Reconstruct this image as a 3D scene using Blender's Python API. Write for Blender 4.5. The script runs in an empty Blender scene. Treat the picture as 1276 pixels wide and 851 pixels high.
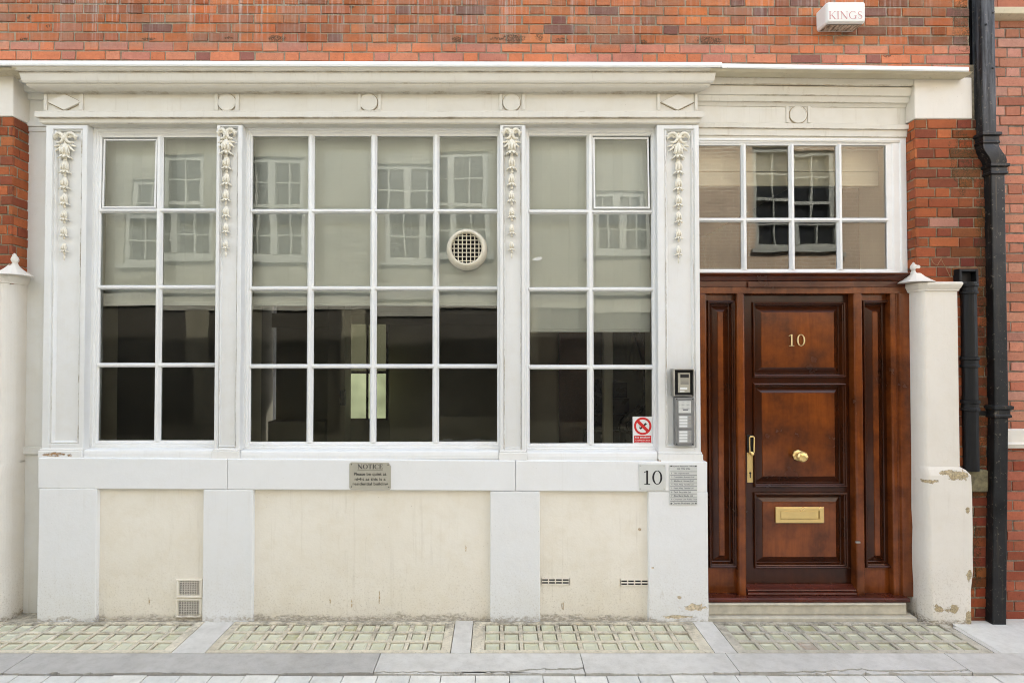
import bpy, bmesh, math, random
from mathutils import Vector, Matrix
R = math.radians
PI = math.pi
rnd = random.Random(7)
scene = bpy.context.scene
COL = scene.collection

# ------------------------------------------------------------------ camera model (real camera 4.2 m from the facade)
W, H = 1276.0, 851.0
F = 693.0; CX = 620.0; PITCH = R(1.0)
CY = 440.0 - F * math.tan(PITCH)
CAMY, CAMZ = -4.2, 2.0

def at(px, py, Y=0.0):
    """point of the plane y = Y seen at photo pixel (px, py)"""
    u = (px - CX) / F; v = (CY - py) / F
    c, s = math.cos(PITCH), math.sin(PITCH)
    t = (Y - CAMY) / (c - v * s)
    return t * u, CAMZ + t * (s + v * c)
def ax(px, Y=0.0, py=430): return at(px, py, Y)[0]
def az(py, Y=0.0): return at(620, py, Y)[1]

# ------------------------------------------------------------------ node helpers
class NT:
    def __init__(s, name):
        s.m = bpy.data.materials.new(name); s.m.use_nodes = True
        s.t = s.m.node_tree; s.t.nodes.clear()
        s.out = s.t.nodes.new('ShaderNodeOutputMaterial')
    def n(s, typ, ins=None, **props):
        k = s.t.nodes.new('ShaderNode' + typ)
        for a, b in props.items(): setattr(k, a, b)
        for a, b in (ins or {}).items(): s.set(k.inputs[a], b)
        return k
    def set(s, sock, v):
        if hasattr(v, 'is_output') or isinstance(v, bpy.types.NodeSocket): s.t.links.new(v, sock)
        else:
            if isinstance(v, (tuple, list)) and len(v) == 3 and sock.type == 'RGBA': v = (*v, 1)
            sock.default_value = v
    def pos(s):
        if not hasattr(s, '_p'): s._p = s.n('NewGeometry').outputs['Position']
        return s._p
    def mapped(s, scale, loc=(0, 0, 0), rot=(0, 0, 0), src=None):
        return s.n('Mapping', {'Vector': src or s.pos(), 'Scale': scale, 'Location': loc, 'Rotation': rot}).outputs[0]
    def noise(s, scale, detail=4, rough=.55, vec=None, dist=0):
        return s.n('TexNoise', {'Vector': vec or s.pos(), 'Scale': scale, 'Detail': detail, 'Roughness': rough, 'Distortion': dist}).outputs['Fac']
    def ramp(s, fac, a, b, ca=0.0, cb=1.0):
        return s.n('MapRange', {'Value': fac, 'From Min': a, 'From Max': b, 'To Min': ca, 'To Max': cb}).outputs[0]
    def math(s, op, a, b=0.0):
        k = s.n('Math', operation=op); s.set(k.inputs[0], a); s.set(k.inputs[1], b); return k.outputs[0]
    def mix(s, fac, a, b, blend='MIX'):
        k = s.n('Mix', data_type='RGBA', blend_type=blend)
        s.set(k.inputs[0], fac); s.set(k.inputs[6], a); s.set(k.inputs[7], b); return k.outputs[2]
    def sep(s, v=None):
        return s.n('SeparateXYZ', {'Vector': v or s.pos()}).outputs
    def bump(s, h, strength=.3, dist=.002, normal=None):
        d = {'Height': h, 'Strength': strength, 'Distance': dist}
        if normal: d['Normal'] = normal
        return s.n('Bump', d).outputs[0]
    def principled(s, color, rough=.5, metal=0.0, normal=None, coat=0.0, spec=.5, extra=None):
        d = {'Base Color': color, 'Roughness': rough, 'Metallic': metal, 'Coat Weight': coat, 'Specular IOR Level': spec}
        if normal: d['Normal'] = normal
        d.update(extra or {})
        p = s.n('BsdfPrincipled', d)
        s.t.links.new(p.outputs[0], s.out.inputs[0]); return s.m
    def spots(s, lst, wob=.9, nscale=45, brk=True):
        nz = s.noise(nscale, 4, .65)
        acc = None
        xyz = s.sep()
        for (x, z, rx, rz) in lst:
            dx = s.math('DIVIDE', s.math('SUBTRACT', xyz[0], x), rx)
            dz = s.math('DIVIDE', s.math('SUBTRACT', xyz[2], z), rz)
            d = s.math('SQRT', s.math('ADD', s.math('MULTIPLY', dx, dx), s.math('MULTIPLY', dz, dz)))
            d = s.math('ADD', d, s.math('MULTIPLY', s.math('SUBTRACT', nz, .5), wob * 2))
            m = s.ramp(d, .9, 1.08, 1, 0)
            acc = m if acc is None else s.math('MAXIMUM', acc, m)
        if not brk: return acc
        return s.math('MULTIPLY', acc, s.ramp(s.noise(95, 5, .75, s.mapped((1, 1, 1), (4, 2, 7))), .44, .52))

def paint(name, base, dirt=.5, speck=.5, rough=.45, spots=None, spotcol=(.2, .13, .07), bumps=.25, crack=0.0, streak=.3, seed=0.0, lines=None, slope=(0, 0), foot=0.0, spotw=.9):
    k = NT(name)
    off = (seed * 3.1, seed * 1.7, seed * 2.3)
    v = k.mapped((1, 1, 1), off)
    big = k.noise(1.6, 5, .6, v)
    mid = k.noise(9, 5, .65, v)
    c = k.mix(k.ramp(big, .35, .7, 0, .55 * dirt), base, tuple(b * f for b, f in zip(base, (.88, .85, .78))))
    c = k.mix(k.ramp(mid, .45, .75, 0, .5 * dirt), c, tuple(b * f for b, f in zip(base, (.85, .80, .70))))
    # rain streaks of dirt, thin and vertical
    st = k.noise(1, 4, .7, k.mapped((38, 38, 1.3), off))
    st2 = k.noise(2.2, 3, .6, v)
    c = k.mix(k.math('MULTIPLY', k.ramp(st, .56, .74, 0, .6 * streak), k.ramp(st2, .42, .62)), c, (.36, .29, .19))
    # specks
    if speck:
        vo = k.n('TexVoronoi', {'Vector': v, 'Scale': 34.0, 'Randomness': 1.0}).outputs['Distance']
        nm = k.noise(3.2, 3, .6, v)
        m = k.math('MULTIPLY', k.ramp(vo, .035, .075, 1, 0), k.ramp(nm, .52, .62, 0, speck))
        c = k.mix(m, c, (.15, .10, .055))
        fine = k.noise(160, 2, .6, v)
        m2 = k.math('MULTIPLY', k.ramp(fine, .70, .78, 0, .5 * speck), k.ramp(k.noise(4.5, 2, .5, v), .45, .65))
        c = k.mix(m2, c, (.28, .21, .13))
    h = k.noise(70, 4, .6, v)
    h = k.math('ADD', k.math('MULTIPLY', h, .5), k.math('MULTIPLY', k.noise(14, 3, .5, v), 1.2))
    if crack:
        wv = k.n('VectorMath', {0: v, 1: k.n('TexNoise', {'Vector': v, 'Scale': 6.0, 'Detail': 4.0}).outputs['Color']}, operation='ADD').outputs[0]
        vd = k.n('TexVoronoi', {'Vector': wv, 'Scale': 2.3}, feature='DISTANCE_TO_EDGE').outputs['Distance']
        cm = k.math('MULTIPLY', k.ramp(vd, .0, .007, 1, 0), k.ramp(k.noise(1.9, 2, .5, v), .5, .6, 0, crack))
        c = k.mix(cm, c, (.25, .19, .12))
    if foot:
        z_ = k.sep()[2]
        zz = k.math('ADD', z_, k.math('MULTIPLY', k.math('SUBTRACT', k.noise(9, 5, .7, v), .5), .16))
        pe = k.math('MULTIPLY', k.ramp(zz, .012, .034, 1, 0), k.ramp(k.noise(38, 5, .75, k.mapped((1, 1, 2.2), off)), .44, .53))
        c = k.mix(k.math('MULTIPLY', pe, foot), c, k.mix(k.noise(55, 4), (.22, .17, .10), (.52, .45, .35)))
        h = k.math('ADD', h, k.math('MULTIPLY', pe, -1.6))
        spl = k.math('MULTIPLY', k.ramp(z_, .05, .55, 1, 0), k.ramp(k.noise(75, 6, .8, v), .53, .66, 0, .75 * foot))
        c = k.mix(spl, c, (.33, .26, .17))
        rub = k.math('MULTIPLY', k.ramp(z_, .10, .75, .8, .15), k.ramp(k.noise(1, 5, .8, k.mapped((22, 22, 7), off, (0, R(28), 0))), .62, .72, 0, .6 * foot))
        c = k.mix(rub, c, (.42, .36, .27))
    if lines:
        xyz = k.sep(); acc = None
        zc = k.math('ADD', xyz[2], k.math('MULTIPLY', k.math('SUBTRACT', xyz[0], slope[1]), slope[0]))
        wob = k.math('MULTIPLY', k.math('SUBTRACT', k.noise(60, 3, .7, v), .5), .006)
        brk = k.noise(5.5, 5, .72, v)
        for (axis, val, hw, stg) in lines:
            dd = k.math('ABSOLUTE', k.math('ADD', k.math('SUBTRACT', zc if axis == 'z' else xyz[0], val), wob))
            m = k.math('MULTIPLY', k.ramp(dd, hw * .6, hw * 1.3, 1, 0), k.ramp(brk, .64 - .25 * stg, .80 - .25 * stg, 0, .8))
            acc = m if acc is None else k.math('MAXIMUM', acc, m)
        c = k.mix(k.math('MULTIPLY', acc, .85), c, k.mix(k.noise(40, 3), (.20, .14, .075), (.42, .33, .20)))
    nrm = k.bump(h, bumps, .0025)
    if spots:
        sp = k.spots(spots, spotw, 30, spotw < 1)
        sc = k.mix(k.ramp(k.noise(70, 5, .8, v), .38, .62), spotcol, tuple(x * 2.4 for x in spotcol))
        c = k.mix(sp, c, sc)
        nrm = k.bump(k.math('MULTIPLY', sp, -1.0), .8, .004, nrm)
    rg = k.ramp(mid, .3, .8, rough - .08, rough + .15)
    return k.principled(c, rg, normal=nrm)

def brick_mat(name, mortar=False, streak_z=None, moss=None, streak=1.0, soot=.5, holes=None, mcol=((.30, .26, .185), (.46, .40, .30)), wash=0.0):
    k = NT(name)
    v = k.pos()
    if mortar:
        c = k.mix(k.ramp(k.noise(30, 5, .7), .35, .65), *mcol)
    else:
        c = k.n('Attribute', attribute_name='bcol').outputs['Color']
        c = k.mix(k.ramp(k.noise(28, 5, .7), .38, .72, 0, .55), c, k.mix(1.0, c, (.66, .62, .62), 'MULTIPLY'))
        c = k.mix(k.ramp(k.noise(120, 3, .6), .58, .78, 0, .4), c, k.mix(1.0, c, (1.25, 1.4, 1.5), 'MULTIPLY'))
        c = k.mix(k.ramp(k.noise(75, 3, .7), .63, .72, 0, .7), c, (.07, .03, .02))
    c = k.mix(k.ramp(k.noise(1.3, 5, .6), .46, .72, 0, soot), c, k.mix(1.0, c, (.5, .45, .45), 'MULTIPLY'))
    if streak_z is not None:
        xyz = k.sep()
        s1 = k.noise(1, 4, .75, k.mapped((36, 36, .6)))
        s2 = k.noise(1, 2, .6, k.mapped((2.2, 2.2, 1.0)))
        s3 = k.noise(1, 3, .7, k.mapped((60, 60, 9)))
        zz = k.ramp(xyz[2], streak_z, streak_z + .05)
        zt = k.ramp(xyz[2], streak_z, streak_z + .42, .35, 1.0)
        m = k.math('MULTIPLY', k.math('MULTIPLY', k.ramp(s1, .50, .63, 0, .95 * streak), k.ramp(s2, .36, .58, .2, 1)), k.math('MULTIPLY', zz, zt))
        m = k.math('MULTIPLY', m, k.ramp(s3, .3, .6, .35, 1))
        c = k.mix(m, c, (.52, .48, .44))
        s4 = k.noise(1, 4, .75, k.mapped((30, 30, .6), (5, 3, 1)))
        m4 = k.math('MULTIPLY', k.ramp(s4, .6, .72, 0, .5), zz)
        c = k.mix(m4, c, (.10, .07, .055))
    if moss:
        mm = k.spots(moss, 1.3, 18)
        mm = k.math('MULTIPLY', mm, k.ramp(k.noise(26, 4, .7), .35, .6, .25, .85))
        c = k.mix(mm, c, (.035, .034, .014))
    if wash:
        zz = k.ramp(k.sep()[2], streak_z - .01, streak_z + .03)
        wv = k.math('MULTIPLY', k.math('MULTIPLY', k.ramp(k.noise(3.0, 6, .7, k.mapped((1, 1, 1.6))), .40, .60), zz), wash)
        c = k.mix(wv, c, k.mix(k.noise(40, 4), (.16, .115, .075), (.34, .28, .22)))
    if holes:
        c = k.mix(k.spots(holes, .7, 40), c, k.mix(k.noise(50), (.035, .022, .014), (.16, .085, .045)))
    h = k.math('ADD', k.noise(55, 4, .7), k.math('MULTIPLY', k.noise(200, 2, .6), .3))
    return k.principled(c, .85, normal=k.bump(h, .8, .004), spec=.25)

def wood_mat(name, a=(.225, .056, .013), b=(.10, .022, .006), horiz=False, rough=.17):
    k = NT(name)
    sc = (9, 9, .75) if not horiz else (.75, 9, 9)
    g = k.noise(3.2, 6, .62, k.mapped(sc), .6)
    g2 = k.noise(14, 4, .6, k.mapped((26, 26, .8) if not horiz else (.8, 26, 26)))
    bl = k.noise(4.2, 5, .62)
    c = k.mix(k.ramp(bl, .34, .66), a, b)
    c = k.mix(k.ramp(g, .45, .72, 0, .45), c, b)
    c = k.mix(k.ramp(g2, .52, .75, 0, .28), c, (.035, .009, .003))
    vo = k.n('TexVoronoi', {'Vector': k.pos(), 'Scale': 26.0}).outputs['Distance']
    c = k.mix(k.math('MULTIPLY', k.ramp(vo, .015, .04, 1, 0), k.ramp(k.noise(2.4, 2), .5, .6, 0, .7)), c, (.4, .3, .22))
    return k.principled(c, k.ramp(bl, .3, .7, rough - .05, rough + .12), normal=k.bump(k.math('ADD', g2, k.noise(60, 3)), .08, .001), spec=.42)

def simple(name, col, rough=.5, metal=0.0, var=.25, scale=20, bump=.15, spec=.5, dark=.55):
    k = NT(name)
    c = k.mix(k.ramp(k.noise(scale, 5, .65), .35, .7, 0, var * 2), col, tuple(x * dark for x in col))
    return k.principled(c, k.ramp(k.noise(scale * .7, 3), .3, .7, max(.05, rough - .08), rough + .1), metal, k.bump(k.noise(scale * 4, 3), bump, .001), spec=spec)

def emit(name, col, strength):
    k = NT(name)
    e = k.n('Emission', {'Color': col, 'Strength': strength})
    k.t.links.new(e.outputs[0], k.out.inputs[0]); return k.m

def glass_mat(name, wav=.00014, dirt=.022):
    k = NT(name)
    h = k.math('ADD', k.noise(1.9, 2, .5), k.math('MULTIPLY', k.noise(6.5, 2, .5, k.mapped((1, 1, .5))), .22))
    nrm = k.bump(h, 1.0, wav * 6)
    fr = k.n('Fresnel', {'IOR': 1.5, 'Normal': nrm}).outputs[0]
    fac = k.math('MINIMUM', k.math('MULTIPLY', fr, 2.0), 1.0)
    tr = k.n('BsdfTransparent', {'Color': (.93, .95, .93)})
    gl = k.n('BsdfGlossy', {'Color': (.95, .96, .93), 'Roughness': .0, 'Normal': nrm})
    ms = k.n('MixShader', {0: fac, 1: tr.outputs[0], 2: gl.outputs[0]})
    # dust film and flecks
    vo = k.n('TexVoronoi', {'Vector': k.pos(), 'Scale': 30.0}).outputs['Distance']
    fl = k.math('MULTIPLY', k.ramp(vo, .03, .055, 1, 0), k.ramp(k.noise(3, 2), .45, .6, 0, .35))
    film = k.math('ADD', fl, k.ramp(k.noise(1.4, 4, .6), .3, .8, dirt * .15, dirt))
    df = k.n('BsdfDiffuse', {'Color': (.6, .58, .5)})
    ms2 = k.n('MixShader', {0: film, 1: ms.outputs[0], 2: df.outputs[0]})
    k.t.links.new(ms2.outputs[0], k.out.inputs[0]); return k.m

# ------------------------------------------------------------------ mesh builder
class MB:
    def __init__(s): s.v = []; s.f = []; s.c = {}
    def add(s, verts, faces, col=None):
        o = len(s.v); s.v += [tuple(p) for p in verts]
        for f in faces:
            if col is not None: s.c[len(s.f)] = col
            s.f.append([o + i for i in f])
    def box(s, x0, x1, y0, y1, z0, z1, col=None):
        if x0 > x1: x0, x1 = x1, x0
        if y0 > y1: y0, y1 = y1, y0
        if z0 > z1: z0, z1 = z1, z0
        s.add([(x0, y0, z0), (x1, y0, z0), (x1, y1, z0), (x0, y1, z0), (x0, y0, z1), (x1, y0, z1), (x1, y1, z1), (x0, y1, z1)],
              [(0, 3, 2, 1), (4, 5, 6, 7), (0, 1, 5, 4), (1, 2, 6, 5), (2, 3, 7, 6), (3, 0, 4, 7)], col)
        return s
    def pbox(s, p0, q0, p1, q1, Y, depth):
        """box whose front face (at y=Y) covers photo pixels p0..p1, q0..q1"""
        qm = (q0 + q1) / 2
        s.box(at(p0, qm, Y)[0], at(p1, qm, Y)[0], Y, Y + depth, az(q1, Y), az(q0, Y)); return s
    def rings(s, rects, cap=True, close_back=None):
        """nested rectangles (x0,x1,z0,z1,y) joined into a moulded panel or frame"""
        o = len(s.v)
        for (x0, x1, z0, z1, y) in rects:
            s.v += [(x0, y, z0), (x1, y, z0), (x1, y, z1), (x0, y, z1)]
        for i in range(len(rects) - 1):
            a = o + 4 * i; b = a + 4
            for j in range(4):
                jn = (j + 1) % 4
                s.f.append([a + j, a + jn, b + jn, b + j])
        if cap:
            a = o + 4 * (len(rects) - 1); s.f.append([a, a + 1, a + 2, a + 3])
        return s
    def prism_x(s, prof, x0, x1, m0=0.0, m1=0.0, yref=0.0, dz=0.0):
        """profile [(y,z)] swept along x, mitred outward by (yref-y) at either end; dz = rise at the right end"""
        n = len(prof); o = len(s.v)
        for (y, z) in prof: s.v.append((x0 - m0 * (yref - y), y, z))
        for (y, z) in prof: s.v.append((x1 + m1 * (yref - y), y, z + dz))
        for i in range(n):
            j = (i + 1) % n
            s.f.append([o + i, o + j, o + n + j, o + n + i])
        s.f.append([o + i for i in range(n)][::-1]); s.f.append([o + n + i for i in range(n)])
        return s
    def prism_z(s, prof, z0, z1):
        n = len(prof); o = len(s.v)
        for (x, y) in prof: s.v.append((x, y, z0))
        for (x, y) in prof: s.v.append((x, y, z1))
        for i in range(n):
            j = (i + 1) % n
            s.f.append([o + i, o + j, o + n + j, o + n + i])
        s.f.append([o + i for i in range(n)][::-1]); s.f.append([o + n + i for i in range(n)])
        return s
    def prism_y(s, prof, y0, y1):
        n = len(prof); o = len(s.v)
        for (x, z) in prof: s.v.append((x, y0, z))
        for (x, z) in prof: s.v.append((x, y1, z))
        for i in range(n):
            j = (i + 1) % n
            s.f.append([o + i, o + j, o + n + j, o + n + i])
        s.f.append([o + i for i in range(n)]); s.f.append([o + n + i for i in range(n)][::-1])
        return s
    def lathe(s, prof, c, axis='Z', n=16, cap=True, sx=1.0, sy=1.0):
        """prof [(r, h)] turned about an axis through c"""
        o = len(s.v)
        for (r, h) in prof:
            for i in range(n):
                a = 2 * PI * i / n
                p, q = r * math.cos(a) * sx, r * math.sin(a) * sy
                if axis == 'Z': s.v.append((c[0] + p, c[1] + q, c[2] + h))
                elif axis == 'Y': s.v.append((c[0] + p, c[1] + h, c[2] + q))
                else: s.v.append((c[0] + h, c[1] + p, c[2] + q))
        for k in range(len(prof) - 1):
            for i in range(n):
                j = (i + 1) % n
                s.f.append([o + k * n + i, o + k * n + j, o + (k + 1) * n + j, o + (k + 1) * n + i])
        if cap:
            s.f.append([o + i for i in range(n)][::-1]); m = o + (len(prof) - 1) * n
            s.f.append([m + i for i in range(n)])
        return s
    def ell(s, c, r, rot=None, nu=10, nv=6):
        o = len(s.v); M = rot or Matrix.Identity(3)
        for j in range(1, nv):
            t = PI * j / nv
            for i in range(nu):
                a = 2 * PI * i / nu
                p = M @ Vector((r[0] * math.sin(t) * math.cos(a), r[1] * math.sin(t) * math.sin(a), r[2] * math.cos(t)))
                s.v.append((c[0] + p.x, c[1] + p.y, c[2] + p.z))
        top = len(s.v); p = M @ Vector((0, 0, r[2])); s.v.append((c[0] + p.x, c[1] + p.y, c[2] + p.z))
        p = M @ Vector((0, 0, -r[2])); s.v.append((c[0] + p.x, c[1] + p.y, c[2] + p.z))
        for j in range(nv - 2):
            for i in range(nu):
                k = (i + 1) % nu
                s.f.append([o + j * nu + i, o + (j + 1) * nu + i, o + (j + 1) * nu + k, o + j * nu + k])
        for i in range(nu):
            k = (i + 1) % nu
            s.f.append([top, o + i, o + k]); b = o + (nv - 2) * nu
            s.f.append([top + 1, b + k, b + i])
        return s
    def tube(s, pts, rad, n=8, closed=False):
        pts = [Vector(p) for p in pts]; m = len(pts); o = len(s.v)
        if not isinstance(rad, (list, tuple)): rad = [rad] * m
        for i, p in enumerate(pts):
            if closed: d = pts[(i + 1) % m] - pts[i - 1]
            else: d = pts[min(i + 1, m - 1)] - pts[max(i - 1, 0)]
            d.normalize()
            up = Vector((0, 1, 0)) if abs(d.y) < .9 else Vector((1, 0, 0))
            a = d.cross(up).normalized(); b = d.cross(a)
            for k in range(n):
                t = 2 * PI * k / n
                q = p + (a * math.cos(t) + b * math.sin(t)) * rad[i]
                s.v.append(tuple(q))
        for i in range(m if closed else m - 1):
            i2 = (i + 1) % m
            for k in range(n):
                l = (k + 1) % n
                s.f.append([o + i * n + k, o + i * n + l, o + i2 * n + l, o + i2 * n + k])
        if not closed:
            s.f.append([o + k for k in range(n)][::-1]); s.f.append([o + (m - 1) * n + k for k in range(n)])
        return s
    def loft(s, secs):
        """list of equal-length closed sections of points"""
        n = len(secs[0]); o = len(s.v)
        for q in secs: s.v += [tuple(p) for p in q]
        for k in range(len(secs) - 1):
            for i in range(n):
                j = (i + 1) % n
                s.f.append([o + k * n + i, o + k * n + j, o + (k + 1) * n + j, o + (k + 1) * n + i])
        s.f.append([o + i for i in range(n)][::-1]); b = o + (len(secs) - 1) * n
        s.f.append([b + i for i in range(n)])
        return s
    def build(s, name, mat, parent=None, bevel=0.0, smooth=False, seg=2, fixn=True):
        org = origin_of(parent)
        me = bpy.data.meshes.new(name)
        me.from_pydata([(x - org[0], y - org[1], z - org[2]) for x, y, z in s.v], [], s.f)
        if fixn:
            bm = bmesh.new(); bm.from_mesh(me); bmesh.ops.recalc_face_normals(bm, faces=bm.faces); bm.to_mesh(me); bm.free()
        if s.c:
            a = me.color_attributes.new('bcol', 'FLOAT_COLOR', 'CORNER')
            for p in me.polygons:
                cc = s.c.get(p.index, (.3, .1, .05))
                for li in p.loop_indices: a.data[li].color = (*cc, 1)
        me.materials.append(mat)
        o = bpy.data.objects.new(name, me); COL.objects.link(o)
        if parent: o.parent = parent
        if smooth:
            for p in me.polygons: p.use_smooth = True
        if bevel:
            b = o.modifiers.new('bevel', 'BEVEL'); b.width = bevel; b.segments = seg; b.limit_method = 'ANGLE'; b.angle_limit = R(28)
            b.harden_normals = False
        return o

ORG = {}
def origin_of(o):
    while o is not None:
        if o.name in ORG: return ORG[o.name]
        o = o.parent
    return (0, 0, 0)
def tag(o, label=None, cat=None, group=None, kind=None):
    if label: o['label'] = label
    if cat: o['category'] = cat
    if group: o['group'] = group
    if kind: o['kind'] = kind
    return o
def thing(name, label, cat, loc, group=None):
    o = bpy.data.objects.new(name, None); COL.objects.link(o); o.location = loc; o.empty_display_size = .1
    ORG[o.name] = tuple(loc)
    return tag(o, label, cat, group)

def font_mesh(mb, body, px0, py0, px1, py1, Y, keep=False):
    """sans lettering fitted to a pixel rectangle of the plane y=Y"""
    cu = bpy.data.curves.new('lettering', 'FONT'); cu.body = body; cu.resolution_u = 3; cu.offset = .018
    ob = bpy.data.objects.new('lettering', cu); COL.objects.link(ob)
    dg = bpy.context.evaluated_depsgraph_get()
    me = bpy.data.meshes.new_from_object(ob.evaluated_get(dg))
    xs = [v.co.x for v in me.vertices]; ys = [v.co.y for v in me.vertices]
    qm = (py0 + py1) / 2
    X0, X1 = at(px0, qm, Y)[0], at(px1, qm, Y)[0]; Z0, Z1 = az(py1, Y), az(py0, Y)
    sx = (X1 - X0) / (max(xs) - min(xs)); sz = (Z1 - Z0) / (max(ys) - min(ys))
    mb.add([(X0 + (v.co.x - min(xs)) * sx, Y, Z0 + (v.co.y - min(ys)) * sz) for v in me.vertices], [list(p.vertices) for p in me.polygons])
    bpy.data.objects.remove(ob); bpy.data.meshes.remove(me); bpy.data.curves.remove(cu)

# serif capitals and figures drawn as strokes: (advance width, [(points, widths)])
def arc(cx, cz, rx, rz, a0, a1, n=18, thin=.045, thick=.13):
    P = []; Wd = []
    for i in range(n + 1):
        a = R(a0 + (a1 - a0) * i / n)
        P.append((cx + rx * math.cos(a), cz + rz * math.sin(a))); Wd.append(thin + (thick - thin) * abs(math.cos(a)) ** 1.4)
    return P, Wd
def ln(x0, z0, x1, z1, w): return [(x0, z0), (x1, z1)], [w, w]
def sf(x, z, w=.26): return ln(x - w / 2, z, x + w / 2, z, .05)
B = .13; T = .05
GL = {
 'K': (.82, [ln(.16, 0, .16, 1, B), sf(.16, .025), sf(.16, .975), ln(.2, .38, .68, .97, T), ln(.34, .55, .72, .02, B), sf(.68, .975, .22), sf(.72, .025, .24)]),
 'I': (.36, [ln(.18, 0, .18, 1, B), sf(.18, .025), sf(.18, .975)]),
 'N': (.92, [ln(.16, 0, .16, 1, T), sf(.16, .025, .22), ln(.14, .98, .76, .02, B), ln(.76, 0, .76, 1, T), sf(.76, .975, .22), sf(.12, .975, .18)]),
 'G': (.90, [arc(.46, .5, .37, .47, 50, 325), ln(.76, .05, .76, .42, B), sf(.74, .43, .26), ln(.70, .74, .70, .95, T)]),
 'S': (.62, [([(.50, .74), (.49, .88), (.40, .95), (.29, .96), (.17, .90), (.12, .76), (.18, .63), (.30, .54), (.42, .45), (.50, .33), (.49, .16), (.38, .05), (.26, .04), (.14, .10), (.10, .27)],
                 [.04, .04, .05, .06, .08, .10, .12, .13, .13, .12, .10, .06, .05, .04, .04])]),
 'O': (.92, [arc(.46, .5, .36, .47, 0, 360, 28)]),
 'T': (.76, [ln(.38, 0, .38, 1, B), sf(.38, .025), ln(.06, .97, .70, .97, T), ln(.07, .98, .07, .78, T), ln(.69, .98, .69, .78, T)]),
 'C': (.82, [arc(.46, .5, .37, .47, 48, 312), ln(.71, .74, .71, .95, T)]),
 'E': (.72, [ln(.18, 0, .18, 1, B), ln(.06, .025, .62, .025, T), ln(.06, .975, .60, .975, T), ln(.2, .52, .46, .52, T), ln(.61, 0, .63, .22, T), ln(.59, 1, .59, .80, T), ln(.45, .42, .45, .62, T)]),
 '1': (.48, [ln(.26, 0, .26, .99, B), sf(.26, .022, .34), ln(.08, .86, .26, .965, T)]),
 '0': (.66, [arc(.33, .5, .235, .475, 0, 360, 28, .04, .135)]),
}
def serif(mb, text, px0, py0, px1, py1, Y, bold=1.0, deep=0.0, gap=.02):
    tot = sum(GL[c][0] + gap for c in text); x = 0; qm = (py0 + py1) / 2
    X0, X1 = at(px0, qm, Y)[0], at(px1, qm, Y)[0]; Z0, Z1 = az(py1, Y), az(py0, Y)
    sx = (X1 - X0) / tot; sz = Z1 - Z0; lay = 0
    for c in text:
        for P, Wd in GL[c][1]:
            L = []
            for i, p in enumerate(P):
                a = P[max(i - 1, 0)]; b = P[min(i + 1, len(P) - 1)]
                dx, dz = (b[0] - a[0]) * sx, (b[1] - a[1]) * sz
                l = math.hypot(dx, dz) or 1; nx, nz = -dz / l, dx / l
                w = Wd[i] * bold * sz / 2
                cx_, cz_ = X0 + (x + p[0]) * sx, Z0 + p[1] * sz
                L.append(((cx_ + nx * w, cz_ + nz * w), (cx_ - nx * w, cz_ - nz * w)))
            yy = Y - lay * .00006; lay += 1
            for i in range(len(L) - 1):
                q = [L[i][0], L[i + 1][0], L[i + 1][1], L[i][1]]
                if deep:
                    mb.add([(p[0], yy - deep, p[1]) for p in q] + [(p[0], yy, p[1]) for p in q],
                           [(0, 1, 2, 3), (0, 4, 5, 1), (1, 5, 6, 2), (2, 6, 7, 3), (3, 7, 4, 0)])
                else: mb.add([(p[0], yy, p[1]) for p in q], [(0, 1, 2, 3)])
        x += GL[c][0] + gap

def bricks(mb, mo, u0, u1, z0, z1, place, pal, course=.0735, Ls=.2275, Hs=.1135, j=.0095, seed=1, special=None, shift=0.0, dmort=.006):
    """flemish bond: place(u, z, depth) -> point; bricks go to mb, the mortar bed to mo"""
    r = random.Random(seed); row = 0; z = z0; per = Ls + Hs
    while z < z1 - .01:
        zt = min(z + course, z1)
        u = u0 - per * 2 + (per / 2 if row % 2 else 0) + shift + r.uniform(-.012, .012)
        k = 0
        while u < u1:
            w = Ls if k % 2 == 0 else Hs
            a, b = max(u, u0), min(u + w, u1)
            if b - a > .02:
                q = r.random()
                base = list(r.choice(pal)); f = r.uniform(.78, 1.18); g = r.uniform(.92, 1.1)
                col = (base[0] * f, base[1] * f * g, base[2] * f * g)
                if special: col = special(row, a, z, col, r)
                jj = j / 2 + r.uniform(-.0015, .0022); d0 = r.uniform(-.003, .003); e = .0028
                A, Bq, C, D = a + jj, b - jj, z + jj + r.uniform(-.001, .001), zt - jj + r.uniform(-.001, .001)
                if a <= u0 + 1e-6: A = a
                if b >= u1 - 1e-6: Bq = b
                t = [r.uniform(-.003, .003) for _ in range(8)]
                pts = [place(A + e, C + e, d0), place(Bq - e, C + e, d0), place(Bq - e, D - e, d0), place(A + e, D - e, d0)]
                pts += [place(A + t[0], C + t[1], d0 + .0035), place(Bq + t[2], C + t[3], d0 + .0035), place(Bq + t[4], D + t[5], d0 + .0035), place(A + t[6], D + t[7], d0 + .0035)]
                pts += [place(A, C, .02), place(Bq, C, .02), place(Bq, D, .02), place(A, D, .02)]
                fs = [(0, 1, 2, 3)] + [(i, (i + 1) % 4, 4 + (i + 1) % 4, 4 + i) for i in range(4)] + [(4 + i, 4 + (i + 1) % 4, 8 + (i + 1) % 4, 8 + i) for i in range(4)]
                mb.add(pts, fs, col)
            u += w; k += 1
        z += course; row += 1
    mo.add([place(u0, z0, dmort), place(u1, z0, dmort), place(u1, z1, dmort), place(u0, z1, dmort)], [(0, 1, 2, 3)])

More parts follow.
